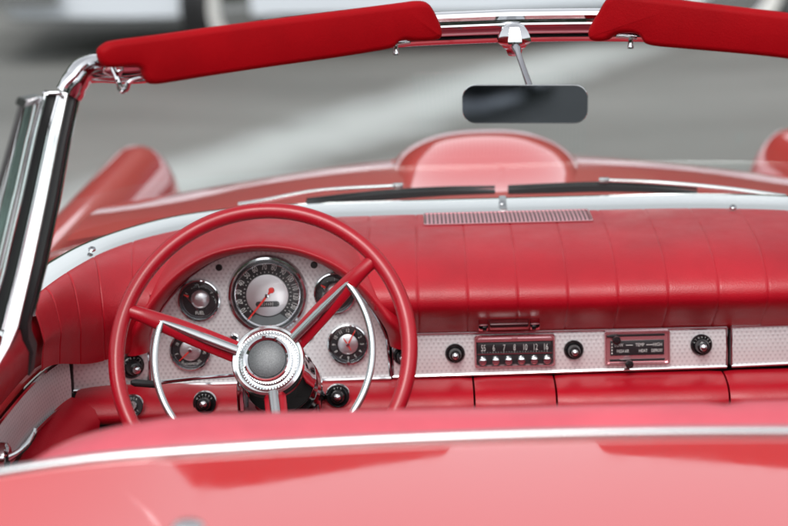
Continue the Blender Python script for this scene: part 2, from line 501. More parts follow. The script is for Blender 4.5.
b1 = MB(); b1.tube([p+DN*.002 for p in arch], .0022, 8)
b1.tube([bl+DN*.003+DV*.001, br+DN*.003+DV*.001], .0032, 8)
b1.tube([arch[-1]+DN*.003, br+DN*.003], .0024, 8); b1.tube([arch[0]+DN*.003, bl+DN*.003], .0024, 8)
part(b1, 'panel_bead', 'chrome', panel)
for (x, y, r) in ((219, 267.5, 3.1), (314, 265, 3.1)):
    p = dp(x, y); b1 = MB(); rr = r*mpp(p)
    b1.lathe([(0, .0012), (rr*.9, .0012), (rr, .002), (rr*1.15, .0005)], p, DAX, 20); part(b1, 'warning_light', 'black_dial', panel)
for (x, y, r) in ((234.5, 338, 4.2), (309, 336, 4.2)):
    p = dp(x, y); b1 = MB(); rr = r*mpp(p)
    b1.lathe([(0, .004), (rr*.35, .0035), (rr*.7, .001), (rr*.75, .004), (rr*1.1, .0035), (rr*1.25, 0)], p, DAX, 20, [1, 1, 0, 0, 0])
    part(b1, 'turn_indicator', ['chrome', 'black_dial'], panel)

# ---- instrument hood (padded brow) -------------------------------------------
FL = [(150, 350), (151, 333), (158, 314), (173, 292), (194, 271.5), (221, 255.5), (252, 248.5), (276, 248.5), (303, 253), (332, 266), (356, 285), (375, 308), (386, 327), (390, 344)]
LIP = [(136, 352), (139, 331), (147, 309), (162, 286), (185, 263), (216, 246), (250, 238.5), (278, 238.5), (308, 244), (340, 258), (366, 279), (387, 304), (399, 325), (404, 346)]
OUT = [(120, 360), (124, 333), (133, 306), (150, 281), (176, 256), (210, 238), (248, 229), (280, 229), (313, 235), (348, 250), (378, 273), (401, 300), (414, 322), (419, 348)]
def cr(L, off): return resample(catmull([dp(x, y, off) for x, y in L], 8), 64)
a0 = cr(FL, .0005)
def mixrow(A, B, t): return [lerp(a, b_, t) for a, b_ in zip(A, B)]
lipA = cr(LIP, .0)
ctrl = []
lip_d = .070; n_ = 65
inner0 = a0
innerA = [p for p in a0]
prof_b = [(0, 0, .0), (0, 0, .02), (.05, 0, .045), (.25, 0, .062), (.55, 0, .072), (.85, 0, .0755), (1.1, 0, .072), (1.35, 0, .062), (1.6, 0, .045), (1.85, 0, .02), (2.2, 0, -.02), (2.6, 0, -.08), (3.0, 0, -.16)]
rows = []
for i in range(65):
    f = a0[i]; l = lipA[i]; e = l-f
    fade = 1.0
    t = i/64
    end = min(1, min(t, 1-t)/.10); dd = .45+.55*smooth(end)
    row = []
    for (q, _, h_) in prof_b:
        row.append(f + e*q + DN*(h_*dd if h_ > 0 else h_))
    rows.append([p for p in catmull(row, 3)])
b1 = MB(); b1.grid(rows)
brow = part(b1, 'instrument_hood', 'red_vinyl', sharp=70)

# ---- dials ---------------------------------------------------------------------
def gauge(name, px, py, rpx, label=None):
    p = dp(px, py); r = rpx*mpp(p)
    b1 = MB(); b1.lathe([(0, .002), (r*.92, .002)], p, DAX, 48)
    o = part(b1, name, 'black_dial', label=label)
    b1 = MB(); b1.lathe([(r*.86, .002), (r*.885, .0065), (r*.92, .0085), (r*.97, .008), (r*1.0, .005), (r*1.02, 0)], p, DAX, 56)
    part(b1, 'bezel', 'chrome', o)
    b1 = MB(); b1.lathe([(r*.78, .0026), (r*.80, .0034), (r*.82, .0026)], p, DAX, 56)
    part(b1, 'inner_ring', 'dark_chrome', o)
    return o, p, r
def lens(o, p, r):
    b1 = MB(); b1.lathe([(0, .0105), (r*.5, .0098), (r*.8, .0085), (r*.89, .0072)], p, DAX, 40); part(b1, 'lens', 'lens_glass', o)
def needle(o, p, a, r0_, r1, w_, h_, name='needle'):
    b1 = MB(); d_ = DU*math.cos(a)+DV*math.sin(a); s_ = DV*math.cos(a)-DU*math.sin(a)
    c0 = p+DN*h_
    b1.prism([c0+d_*r0_-s_*w_, c0+d_*r1-s_*w_*.45, c0+d_*r1+s_*w_*.45, c0+d_*r0_+s_*w_], DN*.0012)
    part(b1, name, 'needle_red', o)
def pol(p, a, r, h_=0): return p+DU*(r*math.cos(a))+DV*(r*math.sin(a))+DN*h_

sp, p, r = gauge('speedometer', 267.5, 295, 40)
b1 = MB(); b1.lathe([(r*.535, .0024), (r*.525, .0042), (r*.40, .0052), (r*.2, .0056), (0, .0058)], p, DAX, 48); part(b1, 'dial_disc', 'brushed_disc', sp)
b1 = MB()
for i in range(14):
    a = R(212-19.6*i)
    put_text(b1, str(10*(i+1)), pol(p, a, r*.715), DAX, r*.155, .62 if i < 9 else .55, a-R(90), off=.003)
put_text(b1, '0', pol(p, R(231), r*.715), DAX, r*.14, .62, R(231-90), off=.003)
for i in range(29):
    a = R(231.6-9.8*i); d_ = DU*math.cos(a)+DV*math.sin(a); s_ = DV*math.cos(a)-DU*math.sin(a); c = pol(p, a, r*.585, .0026)
    b1.prism([c-d_*r*.018-s_*.0005, c+d_*r*.018-s_*.0005, c+d_*r*.018+s_*.0005, c-d_*r*.018+s_*.0005], DN*.0004)
part(b1, 'numerals', 'dial_print', sp)
b1 = MB()
seg = [pol(p, R(230+80*i/20), r*.84, .0024) for i in range(21)]; seg2 = [pol(p, R(238+64*i/20), r*.56, .0024) for i in range(21)]
b1.grid([seg, seg2]); part(b1, 'lower_scale_plate', 'grey_dial', sp)
b1 = MB(); c = p-DV*r*.215+DN*.006
pts = [c+DU*(r*.23*sx_)+DU*(r*.07*math.cos(a))+DV*(r*.07*math.sin(a)) for sx_, rng in ((1, range(-90, 91, 30)), (-1, range(90, 271, 30))) for a in [R(q) for q in rng]]
b1.prism(pts, DN*.0008); od = part(b1, 'odometer', 'black_dial', sp)
b1 = MB(); put_text(b1, '0 2 4 6 8 0', c, DAX, r*.075, .62, off=.0012); part(b1, 'odometer_digits', 'odometer_ink', sp)
needle(sp, p, R(230), -r*.22, r*.76, .0019, .0075)
b1 = MB(); b1.lathe([(0, .0105), (.004, .010), (.0048, .0062)], pol(p, R(50), r*.17), DAX, 18); part(b1, 'needle_tail', 'needle_red', sp)
b1 = MB(); b1.lathe([(0, .0105), (.0034, .010), (.004, .0055)], p, DAX, 16); part(b1, 'needle_cap', 'dark_chrome', sp)
lens(sp, p, r)

def small_gauge(name, px, py, text, na, letters):
    o, p, r = gauge(name, px, py, 21.5)
    cc = p+DV*r*.05+DU*r*.04
    b1 = MB(); b1.lathe([(r*.43, .0022), (r*.43, .004), (r*.38, .0062), (r*.25, .0085), (r*.1, .0095), (0, .0097)], cc, DAX, 36); part(b1, 'centre_dome', 'brushed_disc', o)
    b1 = MB(); put_text(b1, text, p-DV*r*.60, DAX, r*.17, .8, off=.003); part(b1, 'lettering', 'dial_print', o)
    b1 = MB()
    for i in range(5):
        a = R(150-30*i); put_text(b1, letters[i], pol(p, a, r*.66), DAX, r*.12, .8, a-R(90), off=.003)
    part(b1, 'scale_marks', 'dial_print', o)
    d_ = R(na); b1 = MB()
    a0_ = pol(p, R(262), r*.48, .004); a1 = pol(p, d_, r*.70, .004); q = (a1-a0_).normalized(); s_ = q.cross(DN)*.0006
    b1.prism([a0_-s_, a1-s_, a1+s_, a0_+s_], DN*.0008); part(b1, 'needle_wire', 'dark_chrome', o)
    needle(o, p, d_, r*.52, r*.76, .0016, .0045)
    lens(o, p, r); return o
small_gauge('fuel_gauge', 199.5, 300, 'FUEL', 158, ['E', '-', '|', '-', 'F'])
small_gauge('temperature_gauge', 335, 293, 'TEMP', 147, ['C', '-', '|', '-', 'H'])
ta, p, r = gauge('tachometer', 190.5, 350, 21)
b1 = MB(); b1.lathe([(r*.50, .0022), (r*.50, .0036), (r*.42, .005), (0, .0056)], p, DAX, 36); part(b1, 'dial_disc', 'brushed_disc', ta)
b1 = MB(); put_text(b1, 'TACHOMETER', p-DV*r*.66, DAX, r*.11, .75, off=.003)
for i, t in enumerate(('0', '5', '10', '20', '30', '40', '45', '50')): a = R(235-41*i); put_text(b1, t, pol(p, a, r*.67), DAX, r*.15, .7, a-R(90), off=.003)
part(b1, 'lettering', 'dial_print', ta); needle(ta, p, R(222), -r*.08, r*.72, .0013, .006)
b1 = MB(); b1.lathe([(0, .009), (.003, .0085), (.0034, .005)], p, DAX, 14); part(b1, 'needle_cap', 'chrome', ta); lens(ta, p, r)
ck, p, r = gauge('clock', 348, 344, 21)
b1 = MB(); b1.lathe([(r*.48, .0022), (r*.48, .0036), (r*.40, .005), (0, .0056)], p, DAX, 36); part(b1, 'dial_disc', 'brushed_disc', ck)
b1 = MB()
for i in range(1, 13): a = R(90-30*i); put_text(b1, str(i), pol(p, a, r*.66), DAX, r*.17, .75, a-R(90), off=.003)
part(b1, 'lettering', 'dial_print', ck)
needle(ck, p, R(62), -r*.1, r*.78, .0013, .0065, 'minute_hand'); needle(ck, p, R(122), -r*.1, r*.38, .0013, .0068, 'hour_hand'); needle(ck, p, R(298), 0, r*.32, .0009, .007, 'second_hand')
b1 = MB(); b1.lathe([(0, .009), (.0028, .0085), (.003, .005)], p, DAX, 14); part(b1, 'hand_cap', 'chrome', ck)
b1 = MB(); b1.lathe([(.004, .002), (.0045, .010), (.003, .0135), (0, .014)], p-DV*r*.88, DAX, 16); part(b1, 'set_knob', 'chrome', ck); lens(ck, p, r)

# ---- dash trim strips -----------------------------------------------------------
def strip_panel(name, tl, tr, bl_, br_, bead=True, fn=dp, uvo=0):
    A, B, C_, D_ = fn(*tl), fn(*tr), fn(*bl_), fn(*br_)
    n = 30; rows = []
    for i in range(n+1):
        t = i/n; a = lerp(A, B, t); c = lerp(C_, D_, t)
        rows.append([lerp(a, c, j/6)+DN*(.0025*math.sin(math.pi*j/6)) for j in range(7)])
    b1 = MB(); b1.grid(rows, uvs=[[(p.x, p.z) for p in r_] for r_ in rows])
    b1.grid([[A, A-DN*.02], [B, B-DN*.02]]); b1.grid([[C_, C_-DN*.02], [D_, D_-DN*.02]])
    b1.grid([[A, A-DN*.02], [C_, C_-DN*.02]]); b1.grid([[B, B-DN*.02], [D_, D_-DN*.02]])
    o = part(b1, name, 'engine_turned')
    for a, c in ((A, B), (C_, D_)):
        b1 = MB(); b1.tube([lerp(a, c, i/8)+DN*.0012 for i in range(9)], .0026, 10); part(b1, 'bead', 'chrome', o)
    for a, c in ((A, C_), (B, D_)):
        b1 = MB(); b1.tube([a+DN*.001, c+DN*.001], .0018, 8); part(b1, 'end_bead', 'chrome', o)
    return o
strip_panel('trim_strip', (393, 334.5), (726.5, 327.5), (393, 377), (726.5, 366.5))
strip_panel('glove_box_strip', (731.5, 326.5), (930, 320), (731.5, 366), (930, 357))
LPG = 1
LP0 = dp(149, 366); LP1 = aty(71, 372, 2.692)
ln = (LP1-LP0).cross(V((0, 0, 1))).normalized()
lfn = lambda x, y: onplane(x, y, LP0, ln)
strip_panel('end_trim_strip', (72, 350.5), (148.5, 346), (73, 391), (148.5, 386.5), fn=lfn)

b1 = MB(); b1.tube([lfn(71.2, 349.5), lfn(71.6, 370), lfn(72.2, 392)], .0032, 8); part(b1, 'door_gap_shade', 'black_rubber')  # black tube laid in the open gap, its shade given as colour
# ---- lower pad -------------------------------------------------------------------
LPF = [(2.752, .711), (2.73, .7115), (2.708, .709), (2.69, .704), (2.679, .696), (2.674, .687), (2.676, .678), (2.686, .670), (2.71, .665), (2.76, .663)]
lpf = catmull([(y, z, 0) for y, z in LPF], 3)
def lower_pad(xa, xb, bendleft=False):
    b1 = MB(); rows = []; n = max(6, int((xb-xa)/.02))
    for i in range(n+1):
        t = i/n; x = lerp(xa, xb, t); e = min(x-xa, xb-x); sh = .006*(1-smooth(e/.006)) if e < .006 else 0
        bend = -.20*max(0, -.46-x)
        cy, cz = 2.73, .68
        rows.append([V((x, cy+(p.x-cy)*(1-sh*14)+bend, cz+(p.y-cz)*(1-sh*8)+.07*max(0, -.46-x))) for p in lpf])
    b1.grid(rows); b1.face([b1.bm.verts.new(p) for p in rows[0]]); b1.face([b1.bm.verts.new(p) for p in rows[-1]])
    return part(b1, 'lower_pad', 'red_vinyl', sharp=50)
xs_ = [aty(x, 390, 2.68).x for x in (76, 474.5, 557, 730)] + [.70]
gap = .0016
lower_pad(xs_[0], xs_[1]-gap, True); lower_pad(xs_[1]+gap, xs_[2]-gap); lower_pad(xs_[2]+gap, xs_[3]-gap); lower_pad(xs_[3]+gap, xs_[4])
# dark firewall / floor well under and behind the dash
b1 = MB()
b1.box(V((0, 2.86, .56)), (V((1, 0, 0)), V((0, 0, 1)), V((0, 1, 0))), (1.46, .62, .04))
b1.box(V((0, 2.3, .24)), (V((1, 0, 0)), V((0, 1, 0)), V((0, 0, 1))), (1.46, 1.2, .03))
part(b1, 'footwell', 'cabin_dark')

# ---- knobs --------------------------------------------------------------------------
def knob(px, py, rpx, fn, ax, ring=True, words=None):
    p = fn(px, py); r = rpx*mpp(p)
    b1 = MB(); b1.lathe([(r*.97, 0), (r, .004), (r*.93, .007), (r*.80, .0085), (r*.72, .0075), (r*.66, .0095), (r*.60, .018), (r*.52, .0225), (r*.40, .024), (0, .0242)], p, ax, 36)
    o = part(b1, 'dash_knob', 'black_plastic')
    if ring:
        b1 = MB(); b1.lathe([(r*.98, .0), (r*.99, .005), (r*1.05, .006), (r*1.12, .004), (r*1.15, 0)], p, ax, 36); part(b1, 'bezel', 'chrome', o)
    b1 = MB(); b1.lathe([(r*.34, .0238), (r*.34, .027), (r*.27, .030), (r*.12, .0315), (0, .0318)], p, ax, 24); part(b1, 'stud', 'chrome', o)
    if words:
        b1 = MB(); U, W, N_ = ax
        for i, ch in enumerate(words):
            a = R(90+ (len(words)-1)*11 - 22*i); put_text(b1, ch, p+U*(r*.77*math.cos(a))+W*(r*.77*math.sin(a)), ax, r*.16, .8, a-R(90), off=.0092)
        part(b1, 'lettering', 'dial_print', o)
    return o
lax = (V((1, 0, 0)), V((0, .25, .97)).normalized(), V((0, -.97, .25)).normalized())
lfun = lambda x, y: aty(x, y, 2.681)
lnn = ln if ln.y < 0 else -ln
Lax = (V((0, 0, 1)).cross(lnn).normalized()*1, V((0, 0, 1)), lnn)
knob(131, 365.5, 12, lfn, Lax, True, 'LIGHTS')
knob(402.5, 355.5, 9.5, dp, DAX, False); knob(455, 353, 10, dp, DAX, False)
knob(573.5, 349.5, 10, dp, DAX, False); knob(701, 344.5, 11, dp, DAX, False, 'LIGHTER')
knob(205, 403, 11, lfun, lax, True, 'WIPERS'); knob(338, 396, 11, lfun, lax, True, 'AIR')
p = aty(133, 405.5, 2.655); r = 10.5*mpp(p)
b1 = MB(); b1.lathe([(r*1.08, -.002), (r*1.08, .004), (r, .006), (r*.92, .004)], p, lax, 36)
ig = part(b1, 'ignition_lock', 'chrome')
b1 = MB(); b1.lathe([(0, .003), (r*.93, .003)], p, lax, 32); part(b1, 'face_plate', 'black_dial', ig)
b1 = MB(); b1.lathe([(r*.46, .003), (r*.46, .009), (r*.38, .0105), (0, .0105)], p, lax, 28); part(b1, 'key_cylinder', 'satin_chrome', ig)
b1 = MB(); b1.box(p+lax[2]*.0105, lax, (.0022, .0085, .0012)); part(b1, 'key_slot', 'black_dial', ig)
b1 = MB()
for i, ch in enumerate('LOCK'): a = R(123-22*i); put_text(b1, ch, p+lax[0]*(r*.70*math.cos(a))+lax[1]*(r*.70*math.sin(a)), lax, r*.2, .8, a-R(90), off=.0035)
for i, ch in enumerate('START'): a = R(226+22*i); put_text(b1, ch, p+lax[0]*(r*.70*math.cos(a))+lax[1]*(r*.70*math.sin(a)), lax, r*.2, .8, a+R(90), off=.0035)
part(b1, 'lettering', 'dial_print', ig)

# ---- radio ---------------------------------------------------------------------------
def rrect_pts(c, ax, w_, h_, r, n=4):
    U, W, _ = ax; out = []
    for (sx_, sy_, a0_) in ((1, 1, 0), (-1, 1, 90), (-1, -1, 180), (1, -1, 270)):
        for k in range(n+1):
            a = R(a0_+90*k/n); out.append(c+U*(sx_*(w_/2-r)+r*math.cos(a))+W*(sy_*(h_/2-r)+r*math.sin(a)))
    return out
def frame(mb, c, ax, w_, h_, t, r, d, mi=0):
    N_ = ax[2]
    rings = [(w_, h_, 0), (w_, h_, d*.7), (w_-t*.6, h_-t*.6, d), (w_-t*1.4, h_-t*1.4, d), (w_-2*t, h_-2*t, d*.6), (w_-2*t, h_-2*t, 0)]
    mb.grid([[q+N_*z for q in rrect_pts(c, ax, a, b_, max(r*(a/w_), .0006))] for a, b_, z in rings], closev=True, mi=mi)
# axis follows the strip (slightly sloped to match the photographed dash)
RA, RB = dp(474, 351), dp(555, 349.5)
RU = DU; RAX = DAX
c = lerp(RA, RB, .5); w_ = (RB-RA).length; h_ = (dp(514, 334.5)-dp(514, 367)).length
b1 = MB(); frame(b1, c+DN*.003, RAX, w_, h_, .0042, .005, .007); rad = part(b1, 'radio', 'red_reflect_chrome')
b1 = MB(); b1.prism(rrect_pts(c+DN*.003, RAX, w_-.006, h_-.006, .003), DN*.001); part(b1, 'face_plate', 'black_dial', rad)
k_ = h_/32.5
b1 = MB(); b1.box(c+DV*(k_*11.5)+DN*.0055, RAX, (w_*.93, k_*4.2, .003), .0006); part(b1, 'upper_bar', 'red_reflect_chrome', rad)
b1 = MB(); b1.box(c+DV*(k_*12.6)+DN*.0075, RAX, (w_*.07, k_*4.4, .003), .001); part(b1, 'tuning_pointer', 'red_reflect_chrome', rad)
b1 = MB(); b1.box(c+DV*(k_*3.4)+DN*.0045, RAX, (w_*.9, k_*9.6, .0015), .0004); part(b1, 'dial_window', 'black_dial', rad)
b1 = MB(); b1.box(c-DV*(k_*2.6)+DN*.0055, RAX, (w_*.92, k_*.9, .002)); part(b1, 'divider', 'chrome', rad)
b1 = MB()
for i, t in enumerate(('55', '6', '7', '8', '10', '12', '16')):
    put_text(b1, t, c+DU*(w_*(-.385+.128*i))+DV*(k_*3.2), RAX, k_*6.2, .55, off=.006)
for i in range(25): b1.box(c+DU*(w_*(-.40+.0333*i))+DV*(k_*-.9)+DN*.0056, RAX, (.0004, k_*(1.6 if i % 4 == 0 else .8), .0004))
part(b1, 'lettering', 'dial_print', rad)
for i in range(6):
    b1 = MB(); rr = k_*4.3; q = c+DU*(w_*(-.395+.158*i))-DV*(k_*9.0)+DN*.004
    b1.lathe([(rr, 0), (rr, .008), (rr*.8, .0105), (rr*.45, .0115), (0, .0118)], q, RAX, 24); part(b1, 'push_button', 'chrome', rad)

# ---- heater control --------------------------------------------------------------------
HA, HB = dp(604, 347.5), dp(669.5, 346.5); c = lerp(HA, HB, .5); w_ = (HB-HA).length; h_ = (dp(637, 331)-dp(637, 364)).length; k_ = h_/33
b1 = MB(); frame(b1, c+DN*.003, DAX, w_, h_, .0032, .003, .007); he = part(b1, 'heater_control', 'red_reflect_chrome')
b1 = MB(); b1.prism(rrect_pts(c+DN*.003, DAX, w_-.005, h_-.005, .002), DN*.0012); part(b1, 'face_plate', 'red_reflect_chrome', he)
b1 = MB(); b1.box(c+DN*.0052, DAX, (w_*.82, k_*15, .0018), .0004); part(b1, 'legend_plate', 'black_dial', he)
b1 = MB()
for t, x, y, hh_ in (('LOW', -.28, 2.8, 3.2), ('TEMP', .04, 2.8, 3.2), ('HIGH', .31, 2.8, 3.2), ('FRESH AIR', -.22, -3.2, 3.0), ('HEAT', .09, -3.2, 3.0), ('DEFROST', .30, -3.2, 3.0)):
    put_text(b1, t, c+DU*(w_*x)+DV*(k_*y), DAX, k_*hh_, .62 if len(t) > 5 else .8, off=.0066)
for x in (-.12, .19): b1.box(c+DU*(w_*x)+DV*(k_*2.8)+DN*.0064, DAX, (w_*.10, k_*.6, .0004))
for y in (-5, -2, 1, 4): b1.box(c-DU*(w_*.385)+DV*(k_*y)+DN*.0064, DAX, (w_*.018, k_*1.6, .0004))
part(b1, 'lettering', 'dial_print', he)
for y, xk in ((12.3, -.33), (-12.3, -.14)):
    b1 = MB(); b1.box(c+DV*(k_*y)+DN*.0050, DAX, (w_*.84, k_*2.2, .001)); part(b1, 'slide_slot', 'black_dial', he)
    yk = 9.6 if y > 0 else -14.6
    q = c+DU*(w_*xk)+DV*(k_*yk)+DN*.006
    b1 = MB(); b1.lathe([(.0026, -.002), (.0026, .008), (.0052, .010), (.0068, .014), (.0062, .019), (.004, .021), (0, .0215)], q, DAX, 22)
    b1.box(q-DU*(w_*.05)+DV*(k_*2.2), DAX, (w_*.16, k_*2.4, .003), .0008)
    part(b1, 'slide_lever', 'black_plastic', he)

# ---- steering wheel -----------------------------------------------------------------------
WC = aty(262, 351.5, 2.43)
SA = R(32); SY = R(5)
WN = V((-math.sin(SY)*math.cos(SA), -math.cos(SY)*math.cos(SA), math.sin(SA)))    # towards the driver
WU = V((math.cos(SY), -math.sin(SY), 0)).normalized(); WV = WN.cross(WU).normalized()
if WV.z < 0: WV = -WV
RIM = 156.5*mpp(WC)-.0115
HC = WC-WN*.062
def wp(a, r, h_=0.0): return WC+WU*(r*math.cos(a))+WV*(r*math.sin(a))+WN*h_
b1 = MB(); rim_p = []
vsr = b1.tube([wp(2*math.pi*i/120, RIM) for i in range(120)], .0112, 16, closed=True, upv=WN)
wheel = part(b1, 'steering_wheel', 'wheel_plastic')
# finger notches behind the rim
sp_ang = [R(163), R(41), R(282)]
WAX = (WU, WV, WN)
def hp(a, r, h_=0): return HC+WU*(r*math.cos(a))+WV*(r*math.sin(a))+WN*h_
HR = .1515
for a in sp_ang:
    s_ = WV*math.cos(a)-WU*math.sin(a)
    b1 = MB()
    path = [wp(a, RIM), wp(a, RIM-.03, -.004), wp(a, RIM-.06, -.017), lerp(wp(a, RIM-.06, -.017), hp(a, .05), .5), hp(a, .045, -.004)]
    path = catmull(path, 5)
    rows = []
    for i, q in enumerate(path):
        t = i/(len(path)-1); wd = lerp(.0098, .0155, smooth(t*1.2)); th = lerp(.009, .007, t)
        t_ = (path[min(i+1, len(path)-1)]-path[max(i-1, 0)]).normalized(); nn = s_.cross(t_).normalized()
        if nn.dot(WN) < 0: nn = -nn
        rows.append([q+s_*(wd*math.cos(R(e)))+nn*(th*math.sin(R(e))) for e in range(0, 360, 24)])
    b1.grid(rows, closev=True)
    so_ = part(b1, 'spoke', 'wheel_plastic', wheel)
    # chrome overlay from horn ring to hub
    b1 = MB(); rows = []
    sel = [hp(a, lerp(HR+.003, .045, i/10), lerp(.0535, .0115, i/10)+.0012) for i in range(11)]
    for i, q in enumerate(sel):
        t = i/10; wd = lerp(.0045, .0070, smooth(t*1.6))
        rows.append([q+s_*(wd*math.cos(R(e)))+WN*(.0045*math.sin(R(e))) for e in range(0, 360, 30)])
    vv = b1.grid(rows, closev=True); b1.face(vv[0]); b1.face(vv[-1])
    part(b1, 'spoke_trim', 'satin_chrome', wheel)
# horn ring: lower arc between the upper spokes
b1 = MB(); arcp = []
aA, aB = 163, 41+360
for i in range(81):
    a = R(lerp(aA, aB, i/80)); arcp.append(hp(a, HR, .0535))
b1.tube(arcp, .0042, 10, flat=1.2, upv=WN); part(b1, 'horn_ring', 'satin_chrome', wheel)
# hub
k_ = mpp(HC)
def rp(px): return px*k_
b1 = MB()
b1.lathe([(0, -.05), (.03, -.05), (rp(33), -.025), (rp(36.5), -.004), (rp(37), .006), (rp(35.5), .0105), (rp(33), .012), (rp(30), .0105), (rp(26), .005), (rp(25), .005)], HC, WAX, 72)
hub = part(b1, 'hub', 'bright_trim', wheel)
b1 = MB()
for i in range(60):
    a = R(6*i); d_ = WU*math.cos(a)+WV*math.sin(a); s_ = WV*math.cos(a)-WU*math.sin(a)
    q0 = HC+d_*rp(26.8)+WN*.0058; q1 = HC+d_*rp(30.2)+WN*.0106
    b1.prism([q0-s_*.0010, q1-s_*.0013, q1+s_*.0013, q0+s_*.0010], WN*.0003)
part(b1, 'hub_flutes', 'bright_trim', wheel)
b1 = MB(); b1.lathe([(rp(25.5), .003), (rp(25.2), .014), (rp(23.8), .0195), (rp(21.5), .021), (rp(19.4), .019), (rp(19.2), .016)], HC, WAX, 64); part(b1, 'horn_button_ring', 'chrome', wheel)
b1 = MB(); b1.lathe([(rp(19.3), .0165), (rp(18.8), .0195), (rp(15), .0215), (rp(8), .023), (0, .0235)], HC, WAX, 56); part(b1, 'horn_button', 'hub_badge', wheel)
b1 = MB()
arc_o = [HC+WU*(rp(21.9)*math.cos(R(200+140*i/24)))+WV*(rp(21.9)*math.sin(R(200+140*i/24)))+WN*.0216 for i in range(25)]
b1.tube(arc_o, [.0003+.0012*math.sin(math.pi*i/24) for i in range(25)], 8); part(b1, 'red_reflection', 'wheel_plastic', wheel)  # red reflection on the button ring, put in as a coloured arc
# column
b1 = MB(); cb = HC-WN*.02
b1.lathe([(.030, 0), (.046, -.012), (.050, -.03), (.0505, -.07), (.053, -.075), (.053, -.085), (.050, -.09), (.050, -.13), (.054, -.135), (.054, -.15), (.05, -.155), (.05, -.5), (0, -.5)], cb, WAX, 48)
colm = part(b1, 'steering_column', 'chrome')
pa = aty(240, 374.5, 2.56); pb = aty(148, 384, 2.50); pc = aty(131, 382.5, 2.49)
b1 = MB(); b1.tube([pa, lerp(pa, pb, .5)+V((0, 0, .001)), pb], [.0030, .0026, .0032], 10)
lv = part(b1, 'turn_signal_lever', 'chrome')
b1 = MB(); q0 = lerp(pb, pc, -.6)
b1.tube([q0, lerp(q0, pc, .1), lerp(q0, pc, .85), pc], [.0035, .0052, .0056, .003], 12); part(b1, 'lever_grip', 'black_rubber', lv)
# column shroud bracket to dash (dark chrome collar with ribs)
b1 = MB(); bc = aty(278, 398, 2.60)
b1.box(bc+V((0, .05, -.02)), (V((1, 0, 0)), V((0, .2, .98)).normalized(), V((0, -.98, .2)).normalized()), (.125, .085, .10), .02, 4)
cbr = part(b1, 'column_bracket', 'dark_chrome')
for rib in ([(289, 352, 2.60), (297, 366, 2.585), (300, 386, 2.58), (299, 410, 2.58)], [(296, 350, 2.62), (306, 366, 2.605), (310, 388, 2.60), (309, 410, 2.60)], [(243, 372, 2.60), (240, 388, 2.59), (241, 410, 2.59)]):
    b1 = MB(); b1.tube(catmull([aty(*q) for q in rib], 5), .0042, 10, flat=1.3); part(b1, 'shroud_rib', 'chrome', cbr)

# ---- windscreen frame -------------------------------------------------------------------------
HD = [V((0.0, 2.655, 1.269)), V((-.15, 2.65, 1.267)), V((-.30, 2.62, 1.263)), V((-.42, 2.565, 1.257)), V((-.50, 2.49, 1.25))]
HD += [aty(92, 70, 2.43), aty(78, 82, 2.415), aty(70, 95, 2.41)]
hl = catmull(HD, 8); hfull = [V((-p.x, p.y, p.z)) for p in hl[::-1]][:-1]+hl
b1 = MB(); rows = []
HSEC = [(-.030, .004), (-.024, .016), (-.010, .0245), (.004, .0262), (.013, .0235), (.0165, .0185), (.016, .0135), (.013, .0115), (.0125, .0095), (.0175, .0085), (.0182, .006), (.0165, -.001), (.0125, -.0095), (.0055, -.0175), (-.003, -.0222), (-.020, -.020), (-.028, -.010)]
for i, p in enumerate(hfull):
    tg = (hfull[min(i+1, len(hfull)-1)]-hfull[max(i-1, 0)]).normalized()
    inward = V((0, 0, 1)).cross(tg); inward.z = 0; inward.normalize()
    if inward.y > 0: inward = -inward
    upv_ = tg.cross(inward); upv_ = upv_ if upv_.z > 0 else -upv_
    k_ = lerp(1, .80, smooth((abs(p.x)-.45)/.12))
    rows.append([p + inward*(a*k_) + upv_*(h_*k_) for a, h_ in HSEC])
vv = b1.grid(rows, closev=True); b1.face(vv[0]); b1.face(vv[-1])
wf = part(b1, 'windscreen_header', 'chrome', sharp=28)
def bar(mb, pts, w_, d_, bev=.0015, wdir=None):
    # rectangular bar along a 3D path: w_ across the view, d_ fore-aft
    P = [V(p) for p in pts]; rows = []
    for i, p in enumerate(P):
        t = (P[min(i+1, len(P)-1)]-P[max(i-1, 0)]).normalized()
        f = V((0, 1, 0)); f = (f-t*f.dot(t)).normalized(); s_ = t.cross(f)
        ww = w_[i] if isinstance(w_, (list, tuple)) else w_
        a, c = ww/2, d_/2; e = min(bev, a*.6, c*.6)
        rows.append([p+s_*x+f*y for x, y in ((-a+e, -c), (a-e, -c), (a, -c+e), (a, c-e), (a-e, c), (-a+e, c), (-a, c-e), (-a, -c+e))])
    vv = mb.grid(rows, closev=True); mb.face(vv[0]); mb.face(vv[-1])
def mir(p): return V((-p.x, p.y, p.z))
def both(fn):
    for s_ in (1, -1): fn((lambda p: p) if s_ == 1 else mir, s_)
def pil_pts(L): return [aty(x, y, Y) for x, y, Y in L]
